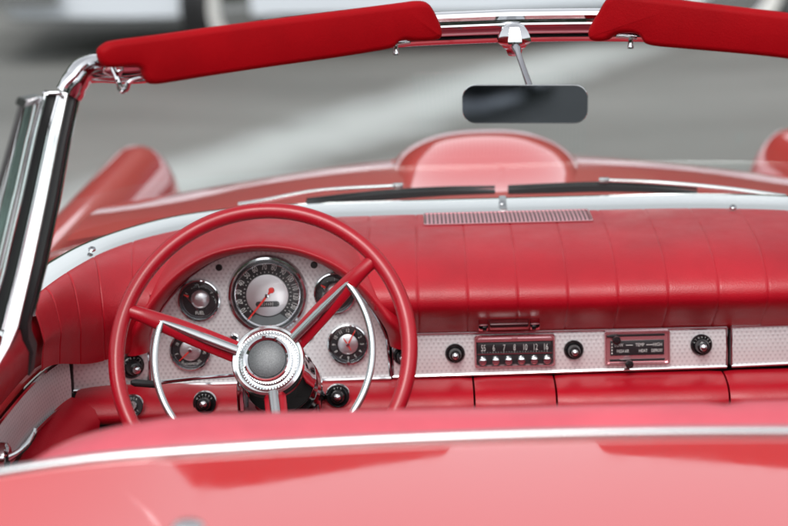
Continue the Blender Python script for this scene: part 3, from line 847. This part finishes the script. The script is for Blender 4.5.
def pillars(m_, s_):
    P = pil_pts([(65, 94, 2.405), (55, 140, 2.385), (42.5, 200, 2.358), (28, 265, 2.324), (13, 326, 2.297), (6, 346, 2.288), (-5, 366, 2.275), (-18, 384, 2.26)])
    b1 = MB(); bar(b1, [m_(p) for p in P], [.0125, .0135, .015, .0165, .018, .012, .009, .008], .03); pl_ = part(b1, 'windscreen_pillar', 'bright_trim')
    P2 = pil_pts([(73, 96, 2.420), (63.5, 140, 2.400), (52.5, 200, 2.373), (38.5, 265, 2.339), (25, 322, 2.319), (27, 335, 2.319), (33, 348, 2.325), (31, 372, 2.325)])
    b1 = MB(); bar(b1, [m_(p) for p in P2], [.012, .012, .013, .013, .012, .0085, .006, .003], .03); part(b1, 'rubber_seal', 'black_rubber', pl_)
    P3 = pil_pts([(80, 92, 2.425), (70, 140, 2.405), (59.5, 200, 2.378), (46, 265, 2.344), (33, 316, 2.324)])
    b1 = MB(); b1.tube([m_(p) for p in P3], .0022, 8); part(b1, 'edge_bead', 'chrome', pl_)
both(pillars)
# glass
b1 = MB(); rows = []
for i in range(NS+1):
    s = Lm[-1]*i/NS; T, N_ = padcurve(s); f = i/NS
    t2, _ = padcurve(min(s+.01, Lm[-1])); t1, _ = padcurve(max(s-.01, 0)); tg = (t2-t1).normalized(); nn = V((-tg.y, tg.x, 0))
    if nn.dot(T-N_) < 0: nn = -nn
    bt = V((T.x, T.y, .914))+nn*.058
    h_ = hfull[min(len(hfull)-1, int(round(f*(len(hfull)-1))))]
    k2 = f*(len(hfull)-1); k0 = int(k2); h_ = lerp(hfull[k0], hfull[min(k0+1, len(hfull)-1)], k2-k0)+V((0, .008, -.006))
    row = []
    for j in range(13):
        t = j/12; p = lerp(bt, h_, t); p = p + V((p.x*.02, .03, 0))*math.sin(math.pi*t)
        row.append(p)
    rows.append(row)
b1.grid(rows)
part(b1, 'windscreen_glass', 'windscreen_glass', sharp=80)

# ---- vent windows ------------------------------------------------------------------------------
def vents(m_, s_):
    rear = pil_pts([(52, 92, 2.385), (43, 130, 2.372), (28, 200, 2.345), (12, 270, 2.311), (-4, 330, 2.284)])
    b1 = MB(); bar(b1, [m_(p) for p in rear], .0175, .02); vw = part(b1, 'vent_window', 'black_rubber')
    l1 = pil_pts([(46, 95, 2.370), (37, 130, 2.357), (21.5, 200, 2.330), (5, 270, 2.296), (-12, 330, 2.269)])
    b1 = MB(); bar(b1, [m_(p) for p in l1], .005, .022); part(b1, 'channel_edge', 'chrome', vw)
    l1 = pil_pts([(59, 95, 2.378), (49.5, 130, 2.362), (34.5, 200, 2.335), (18.5, 270, 2.301), (3, 330, 2.274)])
    b1 = MB(); bar(b1, [m_(p) for p in l1], .004, .020); part(b1, 'channel_edge', 'chrome', vw)
    cap = aty(53, 94, 2.375); b1 = MB(); b1.box(m_(cap), (V((1, 0, 0)), V((0, .3, .95)).normalized(), V((0, -.95, .3)).normalized()), (.024, .005, .022), .002); part(b1, 'channel_cap', 'dark_chrome', vw)
    l1 = pil_pts([(38, 100, 2.350), (28, 140, 2.337), (14, 200, 2.310), (-3, 270, 2.276), (-18, 330, 2.249)])
    b1 = MB(); bar(b1, [m_(p) for p in l1], .007, .016); part(b1, 'glass_frame', 'satin_chrome', vw)
    A = pil_pts([(36, 103, 2.345), (27, 140, 2.332), (13, 200, 2.305), (-4, 270, 2.271), (-19, 330, 2.244)])
    B = pil_pts([(22, 104, 2.21), (12, 140, 2.19), (-5, 200, 2.16), (-25, 270, 2.13), (-42, 330, 2.10)])
    b1 = MB(); off = V((.0025*1, 0, 0))
    fa = [m_(p) for p in A]; fb = [m_(p) for p in B]
    b1.grid([[p-off for p in fa], [p-off for p in fb], [p+off for p in fb], [p+off for p in fa]], closeu=True); part(b1, 'vent_glass', 'green_glass', vw)
    b1 = MB(); b1.tube([m_(p) for p in B], .0035, 8); part(b1, 'glass_rear_edge', 'black_rubber', vw)
    b1 = MB(); bar(b1, [m_(A[0]+V((0, .01, .004))), m_(lerp(A[0], B[0], .5)+V((0, 0, .004))), m_(B[0]+V((0, -.004, .003)))], .012, .010); part(b1, 'glass_cap', 'dark_chrome', vw)
both(vents)

# ---- sun visors ------------------------------------------------------------------------------------
def visor_pts(L, inner_px, inner_Y, outer_px, outer_Y):
    return [aty(x, y, lerp(inner_Y, outer_Y, (x-inner_px)/(outer_px-inner_px))) for x, y in L]
VL = [(98, 60), (97, 50), (103, 44), (114, 40), (160, 34), (220, 25.5), (290, 16.5), (350, 9), (400, 2.5), (416, 0.5), (426, 2), (432, 9), (438, 21), (441, 31), (439, 38), (430, 40.5), (414, 41), (402, 40), (396, 43), (392, 47), (380, 50), (330, 58), (270, 66.5), (210, 75.5), (170, 82), (154, 84), (146, 82), (142, 75), (139, 68), (130, 66.5), (112, 67.5), (103, 66)]
VR = [(589, 33), (591, 25), (600, 10), (606, 0), (612, -5), (622, -7), (650, -4), (700, 2), (760, 9), (830, 18), (880, 25), (915, 31), (924, 36), (926, 44), (922, 52), (912, 54), (896, 53), (888, 56), (886, 62), (880, 68), (868, 70), (840, 66.5), (780, 57.5), (720, 51.5), (668, 47), (652, 45), (645, 42), (641, 36), (634, 33), (622, 33), (614, 36), (608, 40), (598, 41), (591, 39)]
def visor(L, ip, iy, op, oy):
    P = visor_pts(L, ip, iy, op, oy)
    cx_ = sum((p for p in P), V())/len(P)
    ax_ = (P[0]-P[len(P)//2]); ax_.z = 0
    # smooth outline
    n = len(P); Q = []
    for i in range(n):
        p0, p1, p2, p3 = P[i-1], P[i], P[(i+1) % n], P[(i+2) % n]
        for k in range(3):
            t = k/3; Q.append(.5*((2*p1)+(p2-p0)*t+(2*p0-5*p1+4*p2-p3)*t*t+(3*p1-p0-3*p2+p3)*t**3))
    # normal of the visor board (leans with the header)
    far = max(P, key=lambda p: p.x); near = min(P, key=lambda p: p.x)
    hdir = (far-near); hdir.z *= 1; hdir.normalize(); nb = hdir.cross(V((0, 0, 1))).normalized()
    if nb.y > 0: nb = -nb
    th = .024
    # pillow cross section: inset rings front/back
    def inset(Q, d):
        out = []
        for i in range(len(Q)):
            a, c = Q[i-1], Q[(i+1) % len(Q)]; t = (c-a).normalized(); inn = nb.cross(t).normalized()
            if inset.sgn is None:
                inset.sgn = 1
            out.append(Q[i]+inn*d*inset.sgn)
        return out
    inset.sgn = None
    area = sum(((Q[i]-cx_).cross(Q[(i+1) % len(Q)]-cx_)).dot(nb) for i in range(len(Q)))
    inset.sgn = 1 if area > 0 else -1
    b1 = MB(); rings = []
    for k in range(9):
        a = math.pi*(k/8); d_ = .0085*(1-math.sin(a)); rings.append([q+nb*(th/2*math.cos(a)) for q in inset(Q, d_)])
    b1.grid(rings, closeu=False, closev=True)
    v0 = [b1.bm.verts.new(q) for q in rings[0]]; v1 = [b1.bm.verts.new(q) for q in rings[-1]]
    f0 = b1.face(v0); f1 = b1.face(v1[::-1])
    bmesh.ops.remove_doubles(b1.bm, verts=b1.bm.verts, dist=1e-5)
    bmesh.ops.triangulate(b1.bm, faces=[f for f in b1.bm.faces if len(f.verts) > 4])
    o = part(b1, 'sun_visor', 'visor_vinyl', sharp=40)
    return o
v1_ = visor(VL, 440, 2.585, 97, 2.385); v2_ = visor(VR, 590, 2.585, 926, 2.385)
def rod(pts, r, parent, name, mat='chrome'):
    b1 = MB(); b1.tube(catmull(pts, 6), r, 10); return part(b1, name, mat, parent)
rod([aty(112, 66, 2.41), aty(118, 80, 2.40), aty(121, 90, 2.40), aty(126, 89, 2.40), aty(130, 81, 2.40), aty(142, 77.5, 2.41)], .0038, v1_, 'hinge_rod')
b1 = MB(); b1.box(aty(113, 70, 2.415), (V((.8, .4, -.45)).normalized(), V((.5, 0, .87)).normalized(), V((.35, -.92, .2)).normalized()), (.026, .018, .014), .004)
part(b1, 'hinge_bracket', 'chrome', v1_)
for vo, c0, sg in ((v1_, (400, 43), 1), (v2_, (626, 36.5), -1)):
    q = aty(c0[0], c0[1], 2.575)
    b1 = MB(); b1.box(q, (V((1, 0, .12*sg)).normalized(), V((-.12*sg, 0, 1)).normalized(), V((0, -1, 0))), (.030, .0055, .012), .0015)
    b1.lathe([(.0035, 0), (.0035, -.010), (.0045, -.0115), (.0045, -.015), (0, -.016)], q+V((-.006*sg, -.004, -.001)), (V((1, 0, 0)), V((0, 1, 0)), V((0, 0, 1))), 14)
    part(b1, 'pivot_clip', 'chrome', vo)

# ---- rear view mirror ------------------------------------------------------------------------------------
MC = aty(525, 104, 2.50); mw = 126*mpp(MC); mh = 39*mpp(MC)
MN = V((-.08, -.99, .05)).normalized(); MU = V((0, 0, 1)).cross(MN); MU.normalize(); MU = MU if MU.x > 0 else -MU
MU = (MU + V((0, 0, -.012))).normalized(); MV = MN.cross(MU).normalized(); MV = MV if MV.z > 0 else -MV
MAX = (MU, MV, MN)
def mring(w_, h_, z, r): return [q+MN*z for q in rrect_pts(MC, MAX, w_, h_, r, 8)]
b1 = MB()
rr = mh*.36
rings = [mring(mw*.86, mh*.6, -.020, rr*.6), mring(mw*.95, mh*.88, -.014, rr*.9), mring(mw, mh, -.004, rr), mring(mw, mh, .001, rr), mring(mw-.0012, mh-.0012, .0016, rr*.97), mring(mw-.0026, mh-.0026, .0016, rr*.92), mring(mw-.003, mh-.003, .0, rr*.9)]
vv = b1.grid(rings, closev=True); b1.face(vv[0])
rv = part(b1, 'rear_view_mirror', 'chrome')
b1 = MB(); b1.face([b1.bm.verts.new(q) for q in mring(mw-.0028, mh-.0028, .0012, rr*.92)]); part(b1, 'mirror_glass', 'mirror_face', rv)
ms, me_ = aty(515, 44, 2.585), MC+MV*(mh*.42)-MN*.012+MU*.006
b1 = MB(); b1.tube([ms, lerp(ms, me_, .12), lerp(ms, me_, .2), lerp(ms, me_, .55), me_], [.0062, .0062, .0042, .0040, .0048], 12); part(b1, 'mirror_stem', 'dark_chrome', rv)
b1 = MB(); mc_ = aty(514, 36, 2.60)
zx = (V((1, 0, 0)), V((0, 1, 0)), V((0, 0, 1)))
c8, s8 = math.cos(R(22.5)), math.sin(R(22.5))
zr = (V((c8, s8, 0)), V((-s8, c8, 0)), V((0, 0, 1)))
b1.lathe([(0, .0185), (.009, .0178), (.0155, .0145), (.0205, .0075), (.0245, -.002), (.0255, -.0065), (.0235, -.009), (.019, -.0115), (.0165, -.0155), (.0125, -.018), (.011, -.023), (.0085, -.027), (.0, -.028)], mc_, zr, 8)
part(b1, 'mirror_mount', 'chrome', rv, sharp=24)

# ---- wipers ----------------------------------------------------------------------------------------------------
def wiper(blade, arm, yb):
    P = [aty(x, y, Y) for x, y, Y in blade]
    b1 = MB(); P2 = catmull(P, 6); bar(b1, P2, [.006+.008*math.sin(math.pi*min(1, .15+.85*i/(len(P2)-1))) for i in range(len(P2))], .013)
    o = part(b1, 'wiper', 'black_rubber')
    b1 = MB(); b1.tube([p+V((0, -.002, .0085)) for p in P2], .0026, 8); part(b1, 'blade_frame', 'black_plastic', o)
    A = catmull([aty(x, y, Y) for x, y, Y in arm], 6)
    b1 = MB(); b1.tube(A, [lerp(.0048, .0030, i/(len(A)-1)) for i in range(len(A))], 8); part(b1, 'wiper_arm', 'bright_trim', o)
    b1 = MB(); q = A[-1]; b1.box(q, zx, (.018, .012, .008), .002); part(b1, 'arm_clip', 'chrome', o)
wiper([(307, 204, 3.07), (350, 199, 3.10), (400, 194.5, 3.115), (450, 192, 3.125), (495, 191.5, 3.125)], [(238, 205, 3.085), (262, 201, 3.095), (320, 190.5, 3.11), (398, 185.5, 3.12)], 0)
wiper([(508, 191, 3.125), (550, 189, 3.125), (600, 187.5, 3.125), (650, 189, 3.12), (697, 193, 3.10)], [(786, 197, 3.04), (725, 188.5, 3.075), (660, 182.5, 3.11), (604, 180, 3.12)], 0)
# ================================================================== exterior panels
def hoodz(x, y):
    t = (y-3.10)
    c_ = .896 - .035*t - .19*max(0, t-.35)**1.7
    side = (abs(x)/.66)
    c_ -= (.012+.10*smooth(t/1.0))*side**2.2
    return c_
b1 = MB(); rows = []
for i in range(41):
    x = lerp(-.72, .72, i/40); row = []
    for j in range(31):
        y = lerp(3.10-.55*max(0, abs(x)-.42)**1.3, 4.55, j/30); row.append(V((x, y, hoodz(x, y))))
    rows.append(row)
b1.grid(rows)
hood = part(b1, 'hood', 'red_paint', sharp=60)
# scoop
b1 = MB(); rows = []
for j in range(25):
    t = j/24; y = lerp(3.22, 3.66, t)
    hgt = .058*smooth(t/.8); wd = lerp(.158, .185, smooth(t))
    row = []
    for i in range(33):
        a = lerp(-1, 1, i/32); x = a*wd
        prof = max(0, 1-abs(a)**2.6)**.75
        row.append(V((x+.001, y, hoodz(x, y)-.004+(hgt+.004)*prof)))
    rows.append(row)
lipr = [p+V((0, .02, -.006)) for p in rows[-1]]; lipr2 = [V((p.x, p.y+.018, lerp(hoodz(p.x, p.y), p.z, .45))) for p in rows[-1]]
rows += [lipr, lipr2]
b1.grid(rows); part(b1, 'hood_scoop', 'red_paint', hood, sharp=60)
def fenders(m_, s_):
    b1 = MB(); rows = []
    for j in range(31):
        t = j/30; y = lerp(2.95, 4.32, t)
        cx_ = lerp(-.80, -.765 if s_ == 1 else -.715, t); top = lerp(.852, .803, t); hw = lerp(.10, .112, t); base = .56
        e = max(0, (t-.86)/.14); k_ = math.sqrt(max(.0, 1-e*e)); row = []
        for i in range(25):
            a = lerp(-1, 1, i/24); pr = max(0, 1-abs(a)**2.4)**.6
            row.append(m_(V((cx_+a*hw*(.35+.65*k_), y, base+(top-base)*pr*(.25+.75*k_)))))
        rows.append(row)
    b1.grid(rows); b1.face([b1.bm.verts.new(p) for p in rows[-1]])
    part(b1, 'fender', 'red_paint', sharp=60)
both(fenders)
# cowl between hood and glass
b1 = MB(); rows = []
for i in range(61):
    s = Lm[-1]*i/60; T, N_ = padcurve(s)
    t2, _ = padcurve(min(s+.01, Lm[-1])); t1, _ = padcurve(max(s-.01, 0)); tg = (t2-t1).normalized(); nn = V((-tg.y, tg.x, 0))
    if nn.dot(T-N_) < 0: nn = -nn
    rows.append([V((T.x+nn.x*.06, T.y+nn.y*.06, .898)), V((T.x+nn.x*.09, T.y+nn.y*.09, .890)), V((T.x+nn.x*.16, T.y+nn.y*.16, .880)), V((T.x+nn.x*.22, T.y+nn.y*.22, .86))])
b1.grid(rows); part(b1, 'cowl', 'red_paint', sharp=60)

# ---- rear deck, bead and seat -----------------------------------------------------------------------------------
def deckz(x, y):
    d_ = 1.78-y
    return .974 - (.062*abs(x)**2 + 1.3*max(0, min(d_, .2))*.022*math.log1p(math.exp((min(abs(x), .60)-.35)/.022))) - .006*d_ - .08*d_**2 - .15*max(0, abs(x)-.45)**1.5 - .25*max(0, abs(x)-.62)**1.5
b1 = MB(); rows = []
for i in range(49):
    x = lerp(-.80, .80, i/48); front = 1.78-.0*abs(x); row = [V((x, front+.004, deckz(x, front)-.10)), V((x, front+.004, deckz(x, front)-.006))]
    for j in range(33):
        y = lerp(front, .35, (j/32)**1.3); row.append(V((x, y, deckz(x, y))))
    row.append(V((x, .30, deckz(x, .35)-.06)))
    row.append(V((x, .28, deckz(x, .35)-.35)))
    rows.append(row)
b1.grid(rows); deck = part(b1, 'rear_deck', 'red_paint', sharp=60)
b1 = MB(); b1.tube([V((lerp(-.80, .80, i/40), 1.785, deckz(lerp(-.80, .80, i/40), 1.78)+.002)) for i in range(41)], .0062, 12)
part(b1, 'deck_bead', 'satin_chrome', deck)
p = atz(188, 529, .958); b1 = MB(); b1.lathe([(.016, -.004), (.0155, .003), (.011, .007), (0, .0085)], V((p.x, p.y, deckz(p.x, p.y))), zx, 24); part(b1, 'snap_stud', 'chrome', deck)
# body sides and tail below the deck
for s_ in (1, -1):
    b1 = MB(); rows = []
    for j in range(21):
        y = lerp(.28, 1.80, j/20); zt = deckz(.80, y)
        rows.append([V((s_*.80, y, zt)), V((s_*.845, y, zt-.05)), V((s_*.87, y, zt-.16)), V((s_*.875, y, .55)), V((s_*.85, y, .30))])
    b1.grid(rows); part(b1, 'quarter_panel', 'red_paint', sharp=60)
# seat back
b1 = MB(); rows = []
for i in range(57):
    x = lerp(-.66, .66, i/56); ax_ = abs(x)
    drop = .9*max(0, ax_-.36)**2.0 + 2.2*max(0, ax_-.50)**2 ; 
    split = .004*math.exp(-((x-.185)/.012)**2)
    zt = .962-drop-split
    sec = [(1.975, .52), (1.968, .70), (1.958, .84), (1.95, .90), (1.938, .94), (1.92, .958), (1.895, .9655), (1.87, .962), (1.85, .950), (1.838, .93), (1.832, .88), (1.83, .60)]
    row = [V((x, y, z+(zt-.962)*smooth((z-.5)/.45))) for y, z in sec]
    rows.append(catmull(row, 3))
b1.grid(rows); b1.face([b1.bm.verts.new(p) for p in rows[0]]); b1.face([b1.bm.verts.new(p) for p in rows[-1]])
seat = part(b1, 'seat_back', 'seat_vinyl', sharp=60)
b1 = MB(); b1.box(V((0, 2.14, .50)), (V((1, 0, 0)), V((0, 1, 0)), V((0, 0, 1))), (1.2, .44, .14), .05, 4); part(b1, 'seat_cushion', 'seat_vinyl')

# ---- doors --------------------------------------------------------------------------------------------------------
def doors(m_, s_):
    # plan curve of the inner face, from dash end rearwards
    C_ = catmull([(-.655, 2.688, 0), (-.683, 2.64, 0), (-.700, 2.57, 0), (-.712, 2.47, 0), (-.722, 2.30, 0), (-.725, 2.05, 0), (-.725, 1.80, 0)], 6)
    n = len(C_)
    def sweep(sec, name, mat, parent=None, zfn=lambda t: 0, uv=False, sharp=50, skip=3):
        b1 = MB(); rows = []; uvs = []; L = 0
        for i, p in enumerate(C_):
            if i < skip: continue
            t = (C_[min(i+1, n-1)]-C_[max(i-1, 0)]).normalized(); inn = V((-t.y, t.x, 0)); inn = inn if inn.x > 0 else -inn
            if i: L += (p-C_[i-1]).length
            row = [m_(V((p.x+inn.x*a, p.y+inn.y*a, z+zfn(i/(n-1))))) for a, z in sec]
            rows.append(row); uvs.append([(L, z) for a, z in sec])
        b1.grid(rows, uvs=uvs if uv else None)
        if skip: b1.face([b1.bm.verts.new(p) for p in rows[0]])
        return part(b1, name, mat, parent, sharp)
    b1 = None
    main = sweep([(-.10, .30), (-.125, .60), (-.12, .80), (-.09, .868), (-.05, .884), (-.012, .878), (0, .868), (.0, .79)], 'door', 'red_paint', skip=0)
    sweep([(-.005, .885), (.006, .886), (.020, .876), (.028, .858), (.027, .838), (.018, .815), (.004, .795), (-.004, .788)], 'door_top_roll', 'red_vinyl', main, lambda t: .012*smooth((t-.05)/.4))
    sweep([(.000, .786), (.0025, .77), (.003, .75), (.0025, .73), (.0, .714)], 'door_trim_strip', 'engine_turned', main, uv=True)
    sweep([(.001, .788), (.006, .790), (.006, .785), (.001, .783)], 'strip_bead', 'chrome', main)
    sweep([(.001, .716), (.006, .718), (.006, .713), (.001, .711)], 'strip_bead', 'chrome', main)
    sweep([(-.002, .711), (.025, .709), (.048, .698), (.056, .680), (.052, .660), (.036, .645), (.006, .635), (0, .40)], 'door_lower_pad', 'red_vinyl', main, lambda t: .014-.034*smooth(t*1.6))
    # lever handle
    hb = m_(V((-.66, 2.36, .80-.035)))
    q = [aty(-10, 462, 2.33), aty(8, 458, 2.34), aty(24, 448, 2.36), aty(33, 436, 2.38), aty(35, 430, 2.39)]
    b1 = MB(); b1.tube([m_(p) for p in catmull(q, 5)], [.006-.0022*i/20 for i in range(21)], 10, flat=.8); part(b1, 'door_handle', 'chrome', main)
    b1 = MB(); b1.lathe([(.022, -.004), (.021, .004), (.015, .008), (0, .009)], m_(aty(4, 458, 2.345)), (V((0, 1, 0)), V((0, 0, 1)), m_(V((1, 0, 0)))), 24); part(b1, 'handle_escutcheon', 'chrome', main)
both(doors)
bpy.context.view_layer.update()

# ================================================================== parked cars in the background
def parked(name, label, X, Y, rz, paint, steer=0):
    simple('parked_paint_%d' % len(MATS), paint, .3, 0, Coat_Weight=1.0, Coat_Roughness=.05); pm = list(MATS)[-1]
    root = empty(name, (X, Y, 0)); root.rotation_euler.z = rz
    tag(root, label, 'car', 'cars parked across the lot')
    def P(mb, nm, mat, parent=None, sharp=40):
        return mb.build(nm, mat, parent or root, sharp)
    # body loft along local x (length 4.6), front at +x
    secs = [(-2.35, .50, .52, .62, .72), (-2.25, .36, .80, .78, .84), (-1.9, .28, .86, .86, .92), (-1.2, .24, .88, .88, .94), (0, .22, .89, .89, .95), (1.0, .24, .89, .88, .94), (2.0, .25, .87, .84, .88), (2.65, .27, .82, .74, .80), (2.8, .36, .60, .60, .70)]
    b1 = MB(); rows = []
    for (x, zb, hw, zs, zt) in secs:
        half = [(0, zb+.02), (hw*.93, zb), (hw*.985, zb+.03), (hw, zb+.2), (hw*1.0, zs-.12), (hw*.96, zs-.03), (hw*.85, zs+.01), (hw*.45, zt), (0, zt+.01)]
        row = [V((x, y, z)) for y, z in half] + [V((x, -y, z)) for y, z in half[-2:0:-1]]
        rows.append(row)
    vv = b1.grid(rows, closev=True); b1.face(vv[0]); b1.face(vv[-1]); bd = P(b1, 'body', pm)
    b1 = MB(); rows = []
    for (x, w_, z) in ((-1.35, .66, .93), (-.95, .64, 1.28), (-.3, .62, 1.38), (.25, .62, 1.36), (.75, .66, .94)):
        rows.append([V((x, -w_-.06, .92)), V((x, -w_, z-.04)), V((x, -w_*.7, z)), V((x, w_*.7, z)), V((x, w_, z-.04)), V((x, w_+.06, .92))])
    b1.grid(rows); P(b1, 'cabin', 'black_dial')
    b1 = MB(); b1.box(V((-.3, 0, 1.385)), zx, (.9, 1.2, .03), .012); P(b1, 'roof', pm)
    for x in (-1.4, 1.38):
        for sy_ in (-1, 1):
            q_ = steer if x > 0 else 0; axw = (V((math.cos(q_), math.sin(q_), 0)), V((0, 0, 1)), V((-math.sin(q_), math.cos(q_), 0))*sy_); c = V((x, sy_*.80, .335))
            b1 = MB(); b1.lathe([(.20, -.16), (.30, -.16), (.33, -.13), (.335, -.08), (.33, .0), (.31, .045), (.285, .06)], c, axw, 40); wo = P(b1, 'wheel', 'black_rubber')
            b1 = MB(); b1.lathe([(.288, .0605), (.25, .066), (.205, .058)], c, axw, 40); P(b1, 'whitewall', 'white_rubber', wo)
            b1 = MB(); b1.lathe([(.207, .058), (.20, .045), (.15, .062), (.10, .085), (.05, .095), (0, .097)], c, axw, 32); P(b1, 'hubcap', 'chrome', wo)
    for x in (-2.42, 2.92):
        b1 = MB(); sg = 1 if x > 0 else -1
        b1.tube(catmull([(x-sg*.55, -.93, .45), (x-sg*.12, -.90, .45), (x, -.5, .45), (x+sg*.02, 0, .45), (x, .5, .45), (x-sg*.12, .90, .45), (x-sg*.55, .93, .45)], 5), .075, 12, flat=.5); P(b1, 'bumper', 'chrome')
    for sy_ in (-1, 1):
        b1 = MB(); b1.lathe([(.10, -.06), (.10, .0), (.085, .02), (.06, .012), (0, .03)], V((2.72, sy_*.62, .66)), (V((0, 1, 0)), V((0, 0, 1)), V((1, 0, 0))), 24); P(b1, 'headlight', 'chrome')
        b1 = MB(); b1.tube([V((x_, sy_*(.885 if abs(x_) < 1.9 else .86), .60)) for x_ in (-1.9, -1, 0, 1, 1.75)], .012, 8); P(b1, 'side_moulding', 'chrome')
    return root
simple('white_rubber', (.72, .72, .69), .6)
def parked_wheel_at(wx, wy, rz, *a):
    off = Matrix.Rotation(rz, 3, 'Z') @ V((1.38, .86, 0)); return parked(a[0], a[1], wx-off.x, wy-off.y, rz, a[2], a[3] if len(a) > 3 else 0)
parked_wheel_at(-1.07, 10.35, R(184), 'parked_car', 'pale grey vintage car with whitewall tyre, at upper left behind the left sun visor', (.66, .71, .76), R(42))

# far-off trees round the lot (mirrored in the paint and chrome)
m, nt, b = nodes_of('far_foliage')
nt.links.new(ramp(nt, noise(nt, .9, 6), [(.3, (.02, .03, .015)), (.7, (.06, .08, .04))]), b.inputs['Base Color']); setin(b, Roughness=.9)
b1 = MB(); rows = []
for i in range(180):
    a = 2*math.pi*i/180; rr = 46+4*math.sin(a*5+1)+2*math.sin(a*13); hh_ = 15.0+1.5*math.sin(a*7)+1.1*math.sin(a*17+2)+random.uniform(-.7, .7)
    row = []
    for q, z in ((0, 0), (-1.5, .35), (-1.0, .7), (1.0, .97), (3.0, 1.0), (5, .6), (6, 0)):
        r_ = rr+q+random.uniform(-.8, .8); row.append(V((r_*math.cos(a), r_*math.sin(a), z*hh_+(random.uniform(-.4, .4) if z else 0))))
    rows.append(row)
b1.grid(rows, closeu=True); tl = b1.build('tree_line', 'far_foliage')
tag(tl, 'far-off dark belt of trees around the parking area', 'trees', kind='stuff')
parked('parked_car', 'black vintage car added unseen behind the red convertible to darken its mirror', -3.72, -6.9, R(8), (.012, .012, .014))  # unseen car, added as the dark patch reflected in the rear-view mirror
